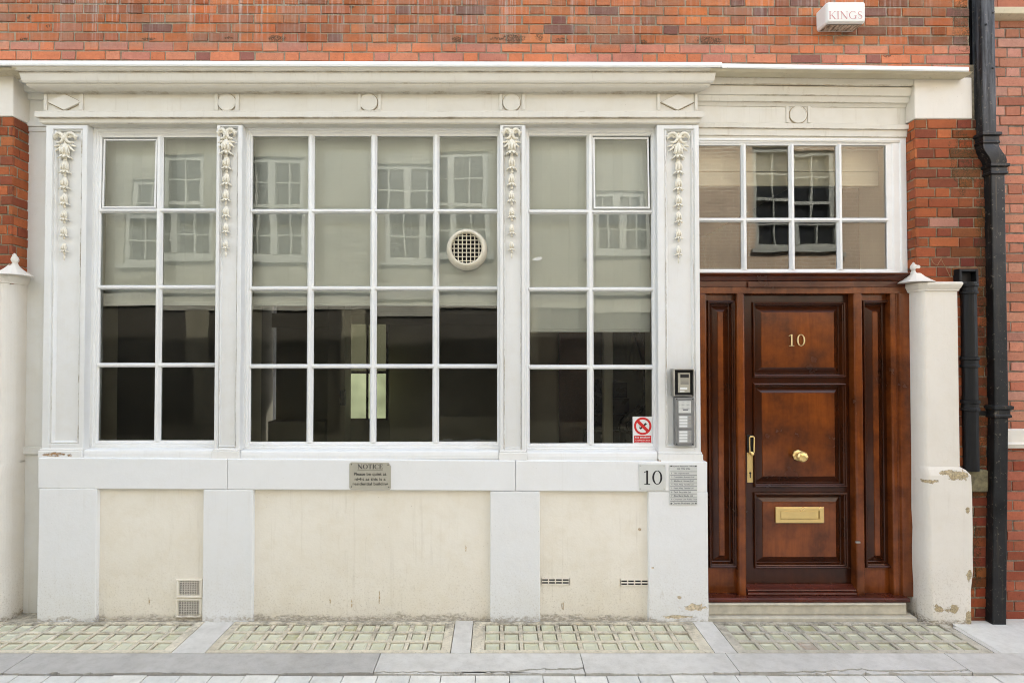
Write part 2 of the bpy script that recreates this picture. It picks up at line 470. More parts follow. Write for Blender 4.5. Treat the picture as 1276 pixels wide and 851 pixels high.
# ------------------------------------------------------------------ materials
M = {}
M['paint'] = paint('white_gloss_paint', (.82, .82, .805), dirt=.45, speck=.3, rough=.38, streak=.18)
M['plinth'] = paint('white_masonry_paint', (.80, .80, .79), dirt=.28, speck=.55, rough=.55, bumps=.4, streak=.12, seed=2)
M['cream'] = paint('cream_masonry_paint', (.80, .735, .625), dirt=.42, speck=.75, rough=.6, bumps=.45, streak=.2, seed=3)
_z = lambda py, Y, w=.0035, st=.6: ('z', at(620, py, Y)[1], w, st)
M['cornice'] = paint('aged_white_paint', (.675, .64, .56), dirt=.55, speck=.6, rough=.42, streak=.5, seed=4,
                     lines=[_z(81.6, -.108, .004, .9), _z(90.2, -.081, .004, .9), _z(103.8, -.06, .003, .3), _z(115.2, .004, .004, .7), _z(139.2, -.014, .003, .5), _z(146.9, -.006, .003, .8), _z(154.3, .016, .003, .4)])
M['corniced'] = paint('aged_door_cornice_paint', (.685, .655, .58), dirt=.6, speck=.7, rough=.42, streak=.7, seed=41, slope=(.0092, 1.25),
                     lines=[_z(95.9, .0, .004, 1), _z(105.0, .025, .004, 1), _z(117.6, .044, .003, .5), _z(125.8, .066, .003, .6), _z(132, .09, .003, .4), _z(152.3, .075, .004, .7), _z(158.7, .066, .003, .8), _z(168.2, .083, .003, .6)])
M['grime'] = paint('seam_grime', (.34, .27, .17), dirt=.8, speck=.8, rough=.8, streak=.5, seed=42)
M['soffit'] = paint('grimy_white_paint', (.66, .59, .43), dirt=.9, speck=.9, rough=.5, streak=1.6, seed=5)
M['orn'] = paint('ivory_paint', (.80, .755, .64), dirt=.8, speck=.4, rough=.42, streak=.4, seed=6)

M['back'] = paint('grey_white_paint', (.72, .715, .68), dirt=.6, speck=.6, rough=.5, streak=.4, seed=7)
_px = lambda px, py, rx, rz, Y=-.03: (*at(px, py, Y), rx / 165, rz / 165)
M['pier'] = paint('flaking_masonry_paint', (.75, .705, .63), dirt=.4, speck=.6, rough=.6, bumps=.7, streak=.2, seed=8, foot=.9, spotw=1.35,
                  spots=[_px(1190, 592, 13, 6), _px(1179, 588, 9, 3), _px(1157, 599, 7, 2.2), _px(1202, 635, 2.5, 5), _px(1184, 757, 7, 5), _px(1204, 768, 4, 8), _px(1204, 715, 3, 6),
                         _px(1143, 750, 3, 6), _px(1166, 757, 6, 5), _px(1144, 458, 1.2, 1)],
                  spotcol=(.24, .19, .11))
M['plpier'] = paint('weathered_plinth_paint', (.79, .79, .78), dirt=.3, speck=.7, rough=.6, bumps=.6, streak=.15, seed=9, foot=.65, spotw=1.2,
                    spots=[_px(866, 757, 13, 4), _px(846, 769, 16, 2), _px(847, 745, 2.3, 2.3), _px(814, 708, 1.4, 1.2)], spotcol=(.36, .30, .21))
M['base'] = paint('chipped_base_paint', (.80, .79, .76), dirt=.45, speck=.35, rough=.4, streak=.2, seed=10,
                  spots=[_px(67, 566, 14, 2.6, 0), _px(87, 567, 3, 2, 0), _px(820, 574, 3, 2, 0)], spotcol=(.22, .13, .06))
_dots = [(337, 727), (352, 722), (361, 719.5), (377, 718), (398, 716), (421, 714.5), (436, 714), (458, 713), (478, 711.5), (502, 711), (528, 712)]
M['panelspot'] = paint('scuffed_cream_paint', (.84, .79, .69), dirt=.75, speck=.95, rough=.6, bumps=.7, streak=.42, seed=11, foot=.65,
                       spots=[_px(799, 662, 2, 2), _px(702, 758, 1.8, 5), _px(409, 752, 1.1, 3), _px(471, 747, .9, 7), _px(436, 756, .9, 5), 
                              _px(580, 686, 1.1, 4), _px(181, 752, .8, 6)], spotcol=(.34, .25, .14))
SZ = az(62)
M['brick'] = brick_mat('orange_red_brick', streak_z=SZ, wash=.38, streak=.85, moss=[(*at(1202, 25), .09, .22)],
    holes=[(*at(*q[:2]), q[2] / 165, q[3] / 165) for q in ((36, 22, 3, 3), (345, 48, 11, 4), (570, 50, 8, 4), (883, 51, 17, 5), (802, 53, 4, 4), (185, 49, 9, 2), (30, 50, 6, 3), (640, 48, 14, 5), (672, 47, 5, 5), (285, 48, 5, 2), (618, 49, 9, 2), (700, 50, 9, 2.5), (60, 33, 3, 2), (438, 9, 3, 2), (1105, 70, 6, 2))])
M['mortar'] = brick_mat('lime_mortar', mortar=True, mcol=((.22, .185, .125), (.38, .33, .24)), streak_z=SZ, moss=[(*at(1202, 25), .09, .22)])
mossl = [(*at(1222, 540), .06, .28), (*at(1216, 600), .15, .12), (*at(1212, 690), .06, .3), (*at(1226, 330), .05, .9), (*at(1200, 200), .10, .25)]
M['brick_dark'] = brick_mat('stained_red_brick', moss=mossl, soot=.75)
M['mortar_dark'] = brick_mat('stained_mortar', mortar=True, moss=mossl, soot=.8, mcol=((.16, .13, .085), (.34, .29, .20)))
M['brick_pink'] = brick_mat('pink_brick', soot=.35)
M['mortar_pink'] = brick_mat('grey_mortar', mortar=True, mcol=((.14, .115, .09), (.30, .26, .20)))
M['wood'] = wood_mat('varnished_mahogany', (.235, .060, .0115), (.074, .0185, .0046))
M['woodm'] = wood_mat('shade_toned_moulding', (.070, .0175, .0045), (.034, .0085, .0025))  # mahogany darkened so the shade in the panel recesses is in the colour
M['woodh'] = wood_mat('varnished_mahogany_rail', (.11, .026, .007), (.05, .011, .0035), horiz=True)
M['woodd'] = wood_mat('dark_mahogany', (.058, .0135, .004), (.030, .0075, .0025))
M['sill'] = wood_mat('red_oiled_sill', (.12, .026, .014), (.06, .014, .008), horiz=True, rough=.25)
M['brass'] = simple('polished_brass', (.90, .66, .28), .34, .9, .06, 14, .03)
M['brassl'] = simple('pale_brass', (.85, .72, .42), .35, 1.0, .15, 30, .05)
M['iron'] = simple('black_iron_paint', (.007, .007, .0075), .5, 0, .5, 9, .5, spec=.3)
def rusty():
    k = NT('worn_black_pipe_paint')
    c = k.mix(k.ramp(k.noise(6, 5, .7), .4, .7), (.007, .007, .007), (.018, .018, .018))
    st = k.noise(1, 4, .7, k.mapped((40, 40, 1.2)))
    c = k.mix(k.ramp(st, .56, .72, 0, .6), c, (.11, .075, .045))
    up = k.ramp(k.sep()[2], 3.6, 3.9); c = k.mix(k.math('MULTIPLY', up, k.ramp(k.noise(1, 5, .75, k.mapped((30, 30, 2))), .42, .62, 0, .6)), c, (.13, .135, .145))
    c = k.mix(k.ramp(k.noise(34, 5, .7), .60, .67, 0, .7), c, (.17, .145, .11))
    return k.principled(c, k.ramp(k.noise(8), .3, .7, .28, .55), normal=k.bump(k.noise(60, 4), .4, .002), spec=.3)
M['pipe'] = rusty()
M['steel'] = simple('brushed_steel', (.52, .50, .45), .38, .85, .15, 14, .05)
M['plate'] = simple('pale_grey_plate', (.64, .64, .60), .42, .0, .08, 12, .05)
M['plated'] = simple('beige_brass_plate', (.46, .43, .345), .42, .1, .12, 12, .05)
M['black'] = simple('black_ink', (.012, .012, .013), .5, 0, .1)
M['greyink'] = simple('faded_ink', (.12, .12, .13), .5, 0, .1)
M['red'] = simple('red_print', (.62, .02, .02), .4, 0, .05)
M['pinkink'] = simple('faded_red_print', (.58, .25, .24), .5, 0, .1)
M['white'] = simple('white_print', (.80, .81, .79), .4, 0, .05)
M['abs'] = paint('ivory_plastic', (.76, .75, .70), dirt=.25, speck=.1, rough=.35, bumps=.03, streak=.1, seed=12)
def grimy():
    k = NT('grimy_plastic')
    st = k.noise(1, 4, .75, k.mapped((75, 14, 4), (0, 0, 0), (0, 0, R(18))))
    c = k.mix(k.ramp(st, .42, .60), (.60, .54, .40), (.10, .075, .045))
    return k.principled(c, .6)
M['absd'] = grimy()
M['vent'] = simple('yellowed_plastic', (.70, .64, .50), .4, 0, .3, 18, .1, dark=.7)
M['hole'] = simple('vent_darkness', (.008, .007, .006), .8, 0, .05)
M['glass'] = glass_mat('window_glass')
M['blind'] = simple('grey_green_blind_fabric', (.88, .91, .89), .85, 0, .06, 5, .1, spec=.2, dark=.85)
M['blindbar'] = simple('white_blind_bar', (.80, .82, .80), .4, 0, .05)
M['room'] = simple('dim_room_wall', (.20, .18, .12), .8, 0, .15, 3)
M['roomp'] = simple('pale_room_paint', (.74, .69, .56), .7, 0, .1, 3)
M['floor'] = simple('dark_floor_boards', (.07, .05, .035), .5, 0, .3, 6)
M['dkwood'] = simple('dark_stair_wood', (.030, .016, .009), .3, 0, .3, 12)
M['stone'] = simple('pale_doorstep_stone', (.60, .55, .44), .75, 0, .35, 14, .5, dark=.6)
M['mossy'] = simple('mossy_stone', (.20, .17, .09), .9, 0, .5, 22, .8, dark=.35)
M['lead'] = paint('white_lead_flashing', (.84, .84, .82), dirt=.3, speck=.8, rough=.45, streak=.3, seed=14)

# ------------------------------------------------------------------ the brick building and its parts
BLD = thing('brick_building', 'red brick building with cream painted shopfront bay and a mahogany front door', 'building', (-.3, .5, 0))
PAL_UP = [(.49, .140, .042), (.53, .158, .050), (.43, .122, .039), (.47, .145, .053), (.37, .118, .054)]
PAL_PINK = [(.60, .235, .13), (.62, .215, .105), (.53, .21, .14), (.58, .19, .085)]
PAL_DK = [(.38, .105, .037), (.42, .124, .043), (.33, .088, .034), (.26, .072, .034)]
PAL_N = [(.54, .225, .14), (.50, .20, .12), (.57, .255, .165), (.45, .165, .10), (.52, .25, .18)]
C_UP = .0723
def up_special(row, u, z, col, r):
    if row < 3:
        b = list(r.choice(PAL_PINK)); f = r.uniform(.85, 1.12); b = tuple(x * f for x in b)
        if r.random() < .05: b = (.30, .12, .09)
        return b if row else b
    if r.random() < .06: return (.20, .075, .055)
    if u > 2.6 and r.random() < .6: return tuple(x * .62 for x in col)
    return col
SL = -.0044        # the courses have settled a little towards the right
def pl_front(Y, sl=0.0):
    return lambda u, z, d: (u, Y + d, z + sl * u)
mb, mo = MB(), MB()
zb = az(75.6) - .0723 * 1 - .012
bricks(mb, mo, ax(-60), ax(1214), zb, zb + .0723 * 12, pl_front(0, SL), PAL_UP, course=C_UP, seed=3, special=up_special, shift=.05)
wall = mb.build('brick_wall', M['brick'], BLD, fixn=False)
mo.build('mortar', M['mortar'], wall, fixn=False)
# upper storeys above the picture and the solid body behind the brick skin
mb = MB(); mb.box(-30, 3.72, .035, 8, 4.15, 8.6); mb.box(-30, -3.70, .035, 8, -.05, 4.15)
mb.build('upper_storey', M['brick_dark'], BLD)

# right brick pier with its reveal, and the dark brick behind the pipes
XR = at(1141, 240)[0]
mb, mo = MB(), MB()
zt = az(148.5)
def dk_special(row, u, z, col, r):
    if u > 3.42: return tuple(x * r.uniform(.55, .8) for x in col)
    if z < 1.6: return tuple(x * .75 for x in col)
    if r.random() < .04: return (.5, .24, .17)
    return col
crs = .0752; nrow = int(zt / crs) + 1
zcap = zt - crs * 17
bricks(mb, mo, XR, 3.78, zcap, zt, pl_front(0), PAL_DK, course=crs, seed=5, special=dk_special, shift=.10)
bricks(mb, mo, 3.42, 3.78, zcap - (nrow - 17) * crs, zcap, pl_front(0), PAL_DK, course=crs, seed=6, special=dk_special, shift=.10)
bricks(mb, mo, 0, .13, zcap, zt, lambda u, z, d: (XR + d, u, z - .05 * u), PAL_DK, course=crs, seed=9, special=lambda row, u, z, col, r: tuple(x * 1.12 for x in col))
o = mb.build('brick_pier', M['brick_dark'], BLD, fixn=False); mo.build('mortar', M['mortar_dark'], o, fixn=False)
mb = MB(); mb.box(XR + .012, 3.75, .012, .5, zcap, 4.2); mb.box(3.42, 3.75, .012, .5, 0, zcap); mb.box(XR + .012, 3.42, .14, .5, 0, zcap); mb.build('pier_core', M['mortar_dark'], BLD)
# left brick pier
XL = at(15, 240)[0]
mb, mo = MB(), MB()
bricks(mb, mo, XL - .45, XL, zt + .02 - crs * 17, zt + .02, pl_front(0), PAL_DK, course=crs, seed=15, shift=.02, special=lambda row, u, z, col, r: tuple(x * 1.05 for x in col))
bricks(mb, mo, 0, .16, zt + .02 - crs * 17, zt + .02, lambda u, z, d: (XL - d, u, z - .05 * u), PAL_DK, course=crs, seed=19)
o = mb.build('brick_pier', M['brick_dark'], BLD, fixn=False); mo.build('mortar', M['mortar_dark'], o, fixn=False)
mb = MB(); mb.box(XL - .5, XL - .012, .012, .5, zcap, 4.2); mb.box(XL - .5, XL - .012, .14, .5, 0, zcap); mb.build('pier_core', M['mortar_dark'], BLD)

# painted stone blocks under the flashing
mb = MB(); mb.box(XR - .001, at(1211, 120)[0], -.004, .2, az(148.5), az(97)); mb.build('stone_block', M['pier'], BLD, bevel=.008)
mb = MB(); mb.box(XL - .5, XL + .001, -.004, .2, az(145.5), az(93)); mb.build('stone_block', M['pier'], BLD, bevel=.008)

# ---- bay cornice, frieze and architrave
XB0 = at(54, 127, .02)[0]; XB1 = at(869.5, 127, .02)[0]
def prof(pts, yb=.2):
    P = [(Y, az(py, Y)) for py, Y in pts]
    return [(yb, P[0][1])] + P + [(yb, P[-1][1])]
crown = [(81.6, -.108), (83.5, -.111), (86.5, -.102), (89.3, -.091), (90, -.080), (91.6, -.082), (92.2, -.080), (96, -.076), (100, -.072), (103.4, -.064), (104, -.054), (106.5, -.050), (109.5, -.038), (112, -.022), (113.8, -.006), (115, .006), (115.6, .018)]
mb = MB(); mb.prism_x(prof(crown), XB0, XB1, 1, 1, .02)
corn = mb.build('cornice', M['cornice'], BLD)
zf0, zf1 = az(82, -.118), az(75.8, -.118)
mb = MB(); mb.prism_x([(.05, zf0), (-.120, zf0), (-.124, zf0 + .012), (-.118, zf1), (.02, zf1 + .012), (.05, zf1 + .012)], at(-40, 78, -.1)[0], XB1 + .13, 0, 0, dz=-.012)
mb.build('flashing', M['lead'], corn)
arch = [(139.0, -.012), (139.6, -.016), (146.0, -.016), (147.0, -.004), (147.8, .006), (149, .004), (153.2, .006), (154.2, .016), (155.2, .018)]
mb = MB(); mb.prism_x(prof(arch, .16), XB0, XB1, 1, 1, .02); mb.build('architrave', M['cornice'], BLD)
fr = MB()
zt_, zb_ = az(115, .034), az(139.3, .034)
fr.box(XB0 + .002, XB1 - .002, .034, .19, zb_ - .02, zt_ + .02)
def fx(px): return at(px, 127, .02)[0]
zi0, zi1 = az(137.8, .022), az(116.8, .022)
fr.box(XB0, XB1, .022, .05, zi1, zt_ + .015); fr.box(XB0, XB1, .022, .05, zb_ - .015, zi0)
for a, b in ((54, 58), (98, 103), (267, 271.3), (293, 297.5), (446, 449.5), (471, 474.5), (622, 626), (650.5, 654.5), (819, 823), (866, 869.5)):
    fr.box(fx(a), fx(b), .021, .05, zi0 + .001, zi1 - .001)
frz = fr.build('frieze', M['cornice'], BLD, bevel=.003)
for cx in (282.3, 459.2, 637.5):
    mb = MB(); c = at(cx, 127.6, .022); mb.lathe([(.0, .012), (.067, .012), (.067, -.004), (.062, -.006), (.058, -.004), (.0, -.004)], (c[0], .026, c[1]), 'Y', 32, cap=False)
    mb.build('roundel', M['cornice'], frz, smooth=False)
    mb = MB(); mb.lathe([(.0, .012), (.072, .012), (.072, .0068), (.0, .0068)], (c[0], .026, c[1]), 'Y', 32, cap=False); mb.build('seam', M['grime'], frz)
for a, b in ((59, 101), (824, 865)):
    mb = MB(); x0, x1 = fx(a), fx(b); xm = (x0 + x1) / 2; zc = az(127.4, .02)
    h = az(117.3, .02) - zc
    mb.prism_y([(x0, zc), (xm, zc - h), (x1, zc), (xm, zc + h)], .018, .05); mb.build('lozenge', M['cornice'], frz, bevel=.002)
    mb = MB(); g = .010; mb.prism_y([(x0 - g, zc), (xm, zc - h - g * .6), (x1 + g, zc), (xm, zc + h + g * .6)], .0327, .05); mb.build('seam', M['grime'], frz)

# recess left of the bay
mb = MB(); xa, xb = XL - .03, XB0 + .02
mb.box(xa, xb, .15, .35, -.02, az(566, .15)); mb.box(xa, xb, .145, .35, az(557, .15), az(102, .15))
mb.box(xa, xb, .13, .3, az(566, .13), az(557, .13)); mb.box(xa, xb, .128, .3, az(157.5, .128), az(151, .128)); mb.box(xa, xb, .137, .3, az(164, .137), az(158, .137))
mb.box(xa, xb, .125, .3, az(124, .125), az(116, .125)); mb.box(xa, xb, .09, .3, az(114, .09), az(103, .09)); mb.box(xa, xb, .04, .3, az(102, .04), az(92, .04))
mb.build('side_panel', M['back'], BLD, bevel=.003)

# ---- pilasters
def bell(mb, x, y, z, s):
    mb.lathe([(.0, .034 * s), (.006 * s, .033 * s), (.0125 * s, .024 * s), (.0165 * s, .010 * s), (.017 * s, -.004 * s), (.0135 * s, -.018 * s), (.008 * s, -.026 * s), (.005 * s, -.034 * s)], (x, y, z), 'Z', 10, cap=False, sy=.8)
    for k, a in enumerate((-65, -22, 22, 65, -110, 110)):
        rot = Matrix.Rotation(R(a), 3, 'Z') @ Matrix.Rotation(R(-48), 3, 'X')
        c = Vector((x, y, z - .020 * s)) + rot @ Vector((0, -.008 * s, -.014 * s))
        mb.ell(c, (.0058 * s, .0035 * s, .0165 * s), rot, 6, 5)
    for a in (-45, 0, 45):
        rot = Matrix.Rotation(R(a), 3, 'Z')
        c = Vector((x, y, z - .001 * s)) + rot @ Vector((0, -.0165 * s, 0))
        mb.ell(c, (.0055 * s, .005 * s, .015 * s), rot, 6, 5)
    mb.lathe([(.006 * s, .0), (.008 * s, -.008 * s), (.005 * s, -.016 * s)], (x, y, z - .034 * s), 'Z', 8)
def festoon(x, y, ztop, zend, wid, parent, seed=0):
    r = random.Random(seed); mb = MB(); w = wid / 2; hh = ztop - zend
    # ribbon bow: two gathered loops either side of a knot, with tails
    zc = ztop - .062
    for sg in (-1, 1):
        pts = []
        for i in range(11):
            a = R(200 - 320 * i / 10)
            pts.append((x + sg * (w * .52 + w * .42 * -math.cos(a) * 1.0 * (1 if True else 1)), y - .012 - .010 * math.sin(PI * i / 10), zc + .012 + .036 * math.sin(a)))
        mb.tube(pts, [.008 + .006 * math.sin(PI * i / 10) for i in range(11)], 6)
        for j in range(5):
            an = 70 - j * 34; rot = Matrix.Rotation(R(-sg * an), 3, 'Y')
            c = Vector((x + sg * w * .62, y - .012, zc + .012)) + rot @ Vector((0, 0, .026))
            mb.ell(c, (.009, .011, .019), rot, 7, 5)
        for j, (dx, dz, an) in enumerate(((.42, -.052, 38), (.62, -.074, 52), (.72, -.046, 74), (.30, -.085, 20))):
            rot = Matrix.Rotation(R(-sg * an), 3, 'Y')
            mb.ell((x + sg * w * dx, y - .010 - .004 * (j % 2), zc + dz), (.0085, .009, .027), rot, 7, 5)
    mb.ell((x, y - .022, zc + .012), (.013, .015, .020), None, 9, 6)
    mb.ell((x, y - .016, zc + .042), (.009, .010, .012), None, 7, 5); mb.ell((x, y - .013, zc - .025), (.010, .010, .024), None, 7, 5)
    n = 7; z0 = zc - .085; step = (z0 - zend - .03) / (n - .55)
    for i in range(n):
        s = (1.42 - .085 * i) * (1.12 if i == 0 else 1)
        bell(mb, x + r.uniform(-.0015, .0015), y - .010, z0 - i * step, s * step / .086 * .80)
    mb.ell((x, y - .008, zend + .012), (.0065, .007, .022), None, 7, 5)
    return mb.build('festoon', M['orn'], parent, smooth=True)

XP = [(54.3, 106.0), (268.2, 300.2), (623.0, 655.0), (819.5, 872.2)]
_l = []
for a, b in XP:
    x0, x1 = at(a, 360, .02)[0], at(b, 360, .02)[0]; wd_ = b - a > 40
    for q in ((x0 + (.066 if wd_ else .033)), (x1 - (.046 if wd_ else .036))): _l.append(('x', q, .003, .75))
M['pil'] = paint('pilaster_gloss_paint', (.76, .76, .745), dirt=.5, speck=.35, rough=.36, streak=.25, seed=15, lines=_l)
XP = [(54.3, 106.0), (268.2, 300.2), (623.0, 655.0), (819.5, 872.2)]
PXW = []
for i, (a, b) in enumerate(XP):
    x0, x1 = at(a, 360, .02)[0], at(b, 360, .02)[0]; PXW.append((x0, x1))
    zt = az(155.5, .02); zb = az((560.5, 561, 563, 565)[i], .02)
    wide = b - a > 40
    e = (.052, .060, .072, .084) if wide else (.024, .030, .036, .040)
    er = (.034, .042, .052, .060) if wide else (.030, .034, .038, .042)
    mb = MB()
    def lerp(E, k):
        i = min(int(k), 2); return E[i] + (E[i + 1] - E[i]) * (k - i)
    def ins(k, y): return (x0 + lerp(e, k), x1 - lerp(er, k), zb + lerp(e, k) * .8, zt - lerp(e, k) * .62, y)
    mb.rings([(x0, x1, zb, zt, .19), (x0, x1, zb, zt, .024), (x0 + .004, x1 - .004, zb + .004, zt - .004, .020), ins(0, .020), ins(.5, .033), ins(1, .033), ins(1.5, .026), ins(2, .026), ins(2.6, .036), ins(3, .046)])
    p = mb.build('pilaster', M['pil'], BLD, bevel=.0015)
    base = MB(); zs = az((570.2, 572.2, 573.5, 575.0)[i], 0)
    base.box(x0 - .008, x1 + .008, -.004, .19, zs, zb - .002); base.box(x0 - .004, x1 + .004, .006, .19, zb - .002, zb + .012)
    base.build('base_block', M['base'], p, bevel=.004)
    c = ((81.5, 165, 323), (282.5, 160, 319), (637.5, 160, 321), (845, 165, 327))[i]
    festoon(at(c[0], 240, .03)[0], .034, az(c[1], .03), az(c[2], .03), (28 if wide else 21) / 163, p, i)

# ---- windows
def vbar(mb, x, z0, z1, hw=.0255, yb=.128, yf=.090):
    mb.prism_z([(x - hw, yb), (x - hw, .113), (x - hw * .80, .107), (x - hw * .45, yf + .003), (x - hw * .34, yf), (x + hw * .34, yf), (x + hw * .45, yf + .003), (x + hw * .80, .107), (x + hw, .113), (x + hw, yb)], z0, z1)
def hbar(mb, z, x0, x1, hw=.0175, yb=.127, yf=.0915):
    mb.prism_x([(yb, z - hw), (.113, z - hw), (.107, z - hw * .80), (yf + .003, z - hw * .5), (yf, z - hw * .34), (yf, z + hw * .34), (yf + .003, z + hw * .5), (.107, z + hw * .80), (.113, z + hw), (yb, z + hw)], x0, x1)
pr = random.Random(21)
def pane(mb, x0, x1, z0, z1, Y=.118, tilt=.0075):
    a, b = pr.gauss(0, tilt), pr.gauss(0, tilt)
    f = lambda x, z: Y + a * (x - (x0 + x1) / 2) + b * (z - (z0 + z1) / 2)
    mb.add([(x0, f(x0, z0), z0), (x1, f(x1, z0), z0), (x1, f(x1, z1), z1), (x0, f(x0, z1), z1)], [(0, 1, 2, 3)])
def window(X0, X1, gx, gy, vb, hb, head, rail, label, opening=None):
    """X0..X1 sides of the opening; gx, gy glass pixel bounds; vb, hb bar centres in pixels"""
    Yg = .11
    g0, g1 = at(gx[0], 360, Yg)[0], at(gx[1], 360, Yg)[0]; t, b = az(gy[0], Yg), az(gy[1], Yg)
    zt, zb = az(head, .085), az(rail, .085)
    def L(k, y): return (X0 + (g0 - X0) * k, X1 + (g1 - X1) * k, zb + (b - zb) * k, zt + (t - zt) * k, y)
    mb = MB(); mb.rings([L(0, .2), L(0, .085), L(.42, .085), L(.48, .093), L(.72, .094), L(.80, .103), L(1, .107), L(1, .135)], cap=False)
    w = mb.build('window', M['paint'], BLD, bevel=.0012); w['label'] = label
    xs = [g0] + [at(v, 360, .10)[0] for v in vb] + [g1]; zs = [t] + [az(h, .10) for h in hb] + [b]
    for x in xs[1:-1]:
        m2 = MB(); vbar(m2, x, b - .004, t + .004); m2.build('glazing_bar', M['paint'], w)
    for z in zs[1:-1]:
        m2 = MB(); hbar(m2, z, g0 - .004, g1 + .004); m2.build('glazing_bar', M['paint'], w)
    gm = MB()
    for i in range(len(xs) - 1):
        for j in range(len(zs) - 1):
            if opening == (i, j): continue
            pane(gm, xs[i] - .005, xs[i + 1] + .005, zs[j + 1] - .005, zs[j] + .005)
    gm.build('glass', M['glass'], w, fixn=False)
    if opening:
        i, j = opening; a0, a1, c1, c0 = xs[i] + .012, xs[i + 1] - .012, zs[j] - .012, zs[j + 1] + .02
        if i == 0: a1 -= .014
        else: a0 += .014; 
        if i and i == len(xs) - 2: a1 -= .006
        dy = -.028 if i else -.012
        cm = MB(); f = .012
        for (p0, p1, q0, q1) in ((a0, a0 + f, c0, c1), (a1 - f, a1, c0, c1), (a0 + f, a1 - f, c0, c0 + f), (a0 + f, a1 - f, c1 - f, c1)):
            yy = lambda z: .115 + dy * (c1 - z) / (c1 - c0)
            cm.add([(p0, yy(q0) - .004, q0), (p1, yy(q0) - .004, q0), (p1, yy(q1) - .004, q1), (p0, yy(q1) - .004, q1), (p0, yy(q0) + .014, q0), (p1, yy(q0) + .014, q0), (p1, yy(q1) + .014, q1), (p0, yy(q1) + .014, q1)],
                   [(0, 1, 2, 3), (7, 6, 5, 4), (0, 4, 5, 1), (1, 5, 6, 2), (2, 6, 7, 3), (3, 7, 4, 0)])
        c = cm.build('casement', M['paint'], w); c['label'] = 'small pane in a thin frame standing slightly ajar'
        cg = MB(); yy = lambda z: .1175 + dy * (c1 - z) / (c1 - c0)
        cg.add([(a0 + .004, yy(c0), c0 + .004), (a1 - .004, yy(c0), c0 + .004), (a1 - .004, yy(c1), c1 - .004), (a0 + .004, yy(c1), c1 - .004)], [(0, 1, 2, 3)])
        cg.build('casement_glass', M['glass'], w, fixn=False)
    s = MB(); sx0, sx1 = X0 + .006, X1 - .006
    zs0, zs1 = az(rail + 11, .0), az(rail, .0)
    s.prism_x([(.2, zs0), (.012, zs0), (.010, zs0 + .03), (.014, zs1 - .012), (.03, zs1 - .002), (.2, zs1 + .004)], sx0 + .004, sx1 - .004)
    s.build('sill', M['paint'], w, bevel=.002)
    return w, xs, zs
w1 = window(PXW[0][1], PXW[1][0], (125, 268.6), (171.5, 548.6), [197], [262.3, 358.0, 455], 155.5, 560, 'two panes wide, small top left pane ajar', (0, 0))
w2 = window(PXW[1][1], PXW[2][0], (313.5, 619.5), (170, 550.4), [386.4, 465, 543], [263.0, 359.4, 456.5], 155.5, 561.5, 'widest window, four panes across with a round vent')
w3 = window(PXW[2][1], PXW[3][0], (659.8, 812), (169.5, 552.3), [735.7], [263.7, 360.5, 457.5], 155.5, 563, 'two panes wide with a sticker low in the corner', (1, 0))

# round fan vent set in the glass of the wide window
vc = at(582, 312, .11); mb = MB()
mb.lathe([(.158, .012), (.160, -.002), (.157, -.03), (.148, -.075), (.140, -.098), (.131, -.105), (.122, -.104), (.116, -.095), (.114, -.06)], (vc[0], .11, vc[1]), 'Y', 40, cap=False)
vent = mb.build('fan_vent', M['vent'], w2[0], smooth=True)
mb = MB(); mb.lathe([(.0, -.058), (.114, -.058)], (vc[0], .11, vc[1]), 'Y', 32, cap=False); mb.build('duct', M['hole'], w2[0])
mb = MB()
for i in range(-3, 4):
    o_ = i * .0315; h = math.sqrt(max(0, .116 ** 2 - o_ ** 2))
    mb.box(vc[0] + o_ - .0036, vc[0] + o_ + .0036, .024, .045, vc[1] - h, vc[1] + h)
    mb.box(vc[0] - h, vc[0] + h, .028, .041, vc[1] + o_ - .0028, vc[1] + o_ + .0028)
mb.build('grille', M['vent'], w2[0])

# ---- plinth under the bay
def quad_y(mb, p, y0, y1):   # p: four pixel corners bl, br, tr, tl on the plane y0
    mb.prism_y([at(*q, y0) for q in p], y0, y1)
XPL0, XPL1 = at(47.5, 590, -.02)[0], at(881.5, 590, -.02)[0]
Yp = -.02
mb = MB()
for a, b in ((47.5, 283), (283.35, 642), (642.35, 881.5)):
    k = lambda x: (x - 47.5) / 834
    quad_y(mb, [(a, 608.6 + 4 * k(a)), (b, 608.6 + 4 * k(b)), (b, 570.4 + 5 * k(b)), (a, 570.4 + 5 * k(a))], Yp, .2)
mb.build('plinth_band', M['plinth'], BLD, bevel=.005)
for a, b, zt in ((47.5, 119.5, 608.6), (252.7, 314.3, 609.8), (611, 672.6, 611.8), (808.6, 882.5, 612.6)):
    mb = MB(); x0, x1 = at(a, 690, Yp)[0], at(b, 690, Yp)[0]
    n = 7; zt_ = az(zt, Yp) - .0015
    # slightly battered, lumpy foot
    r = random.Random(int(a)); S = []
    for i in range(n):
        z = zt_ + (-.03 - zt_) * (i / (n - 1)) ** .7; j = .006 * max(0, i - 3) / 3
        S.append([(x0 - r.uniform(-.3, 1) * j, Yp - j * r.uniform(0, .8), z), ((x0 + x1) / 2, Yp - j * r.uniform(-.5, 1), z), (x1 + r.uniform(-.3, 1) * j, Yp - j * r.uniform(0, .8), z), (x1 + .002, .2, z), (x0 - .002, .2, z)])
    mb.loft(S); mb.build('plinth_pier', M['plpier'], BLD, bevel=.005)
for a, b in ((118, 254), (313, 612), (671, 810)):
    mb = MB(); mb.box(at(a, 690, .018)[0], at(b, 690, .018)[0], .018, .2, -.03, az(606, .018)); mb.build('plinth_panel', M['panelspot'], BLD)
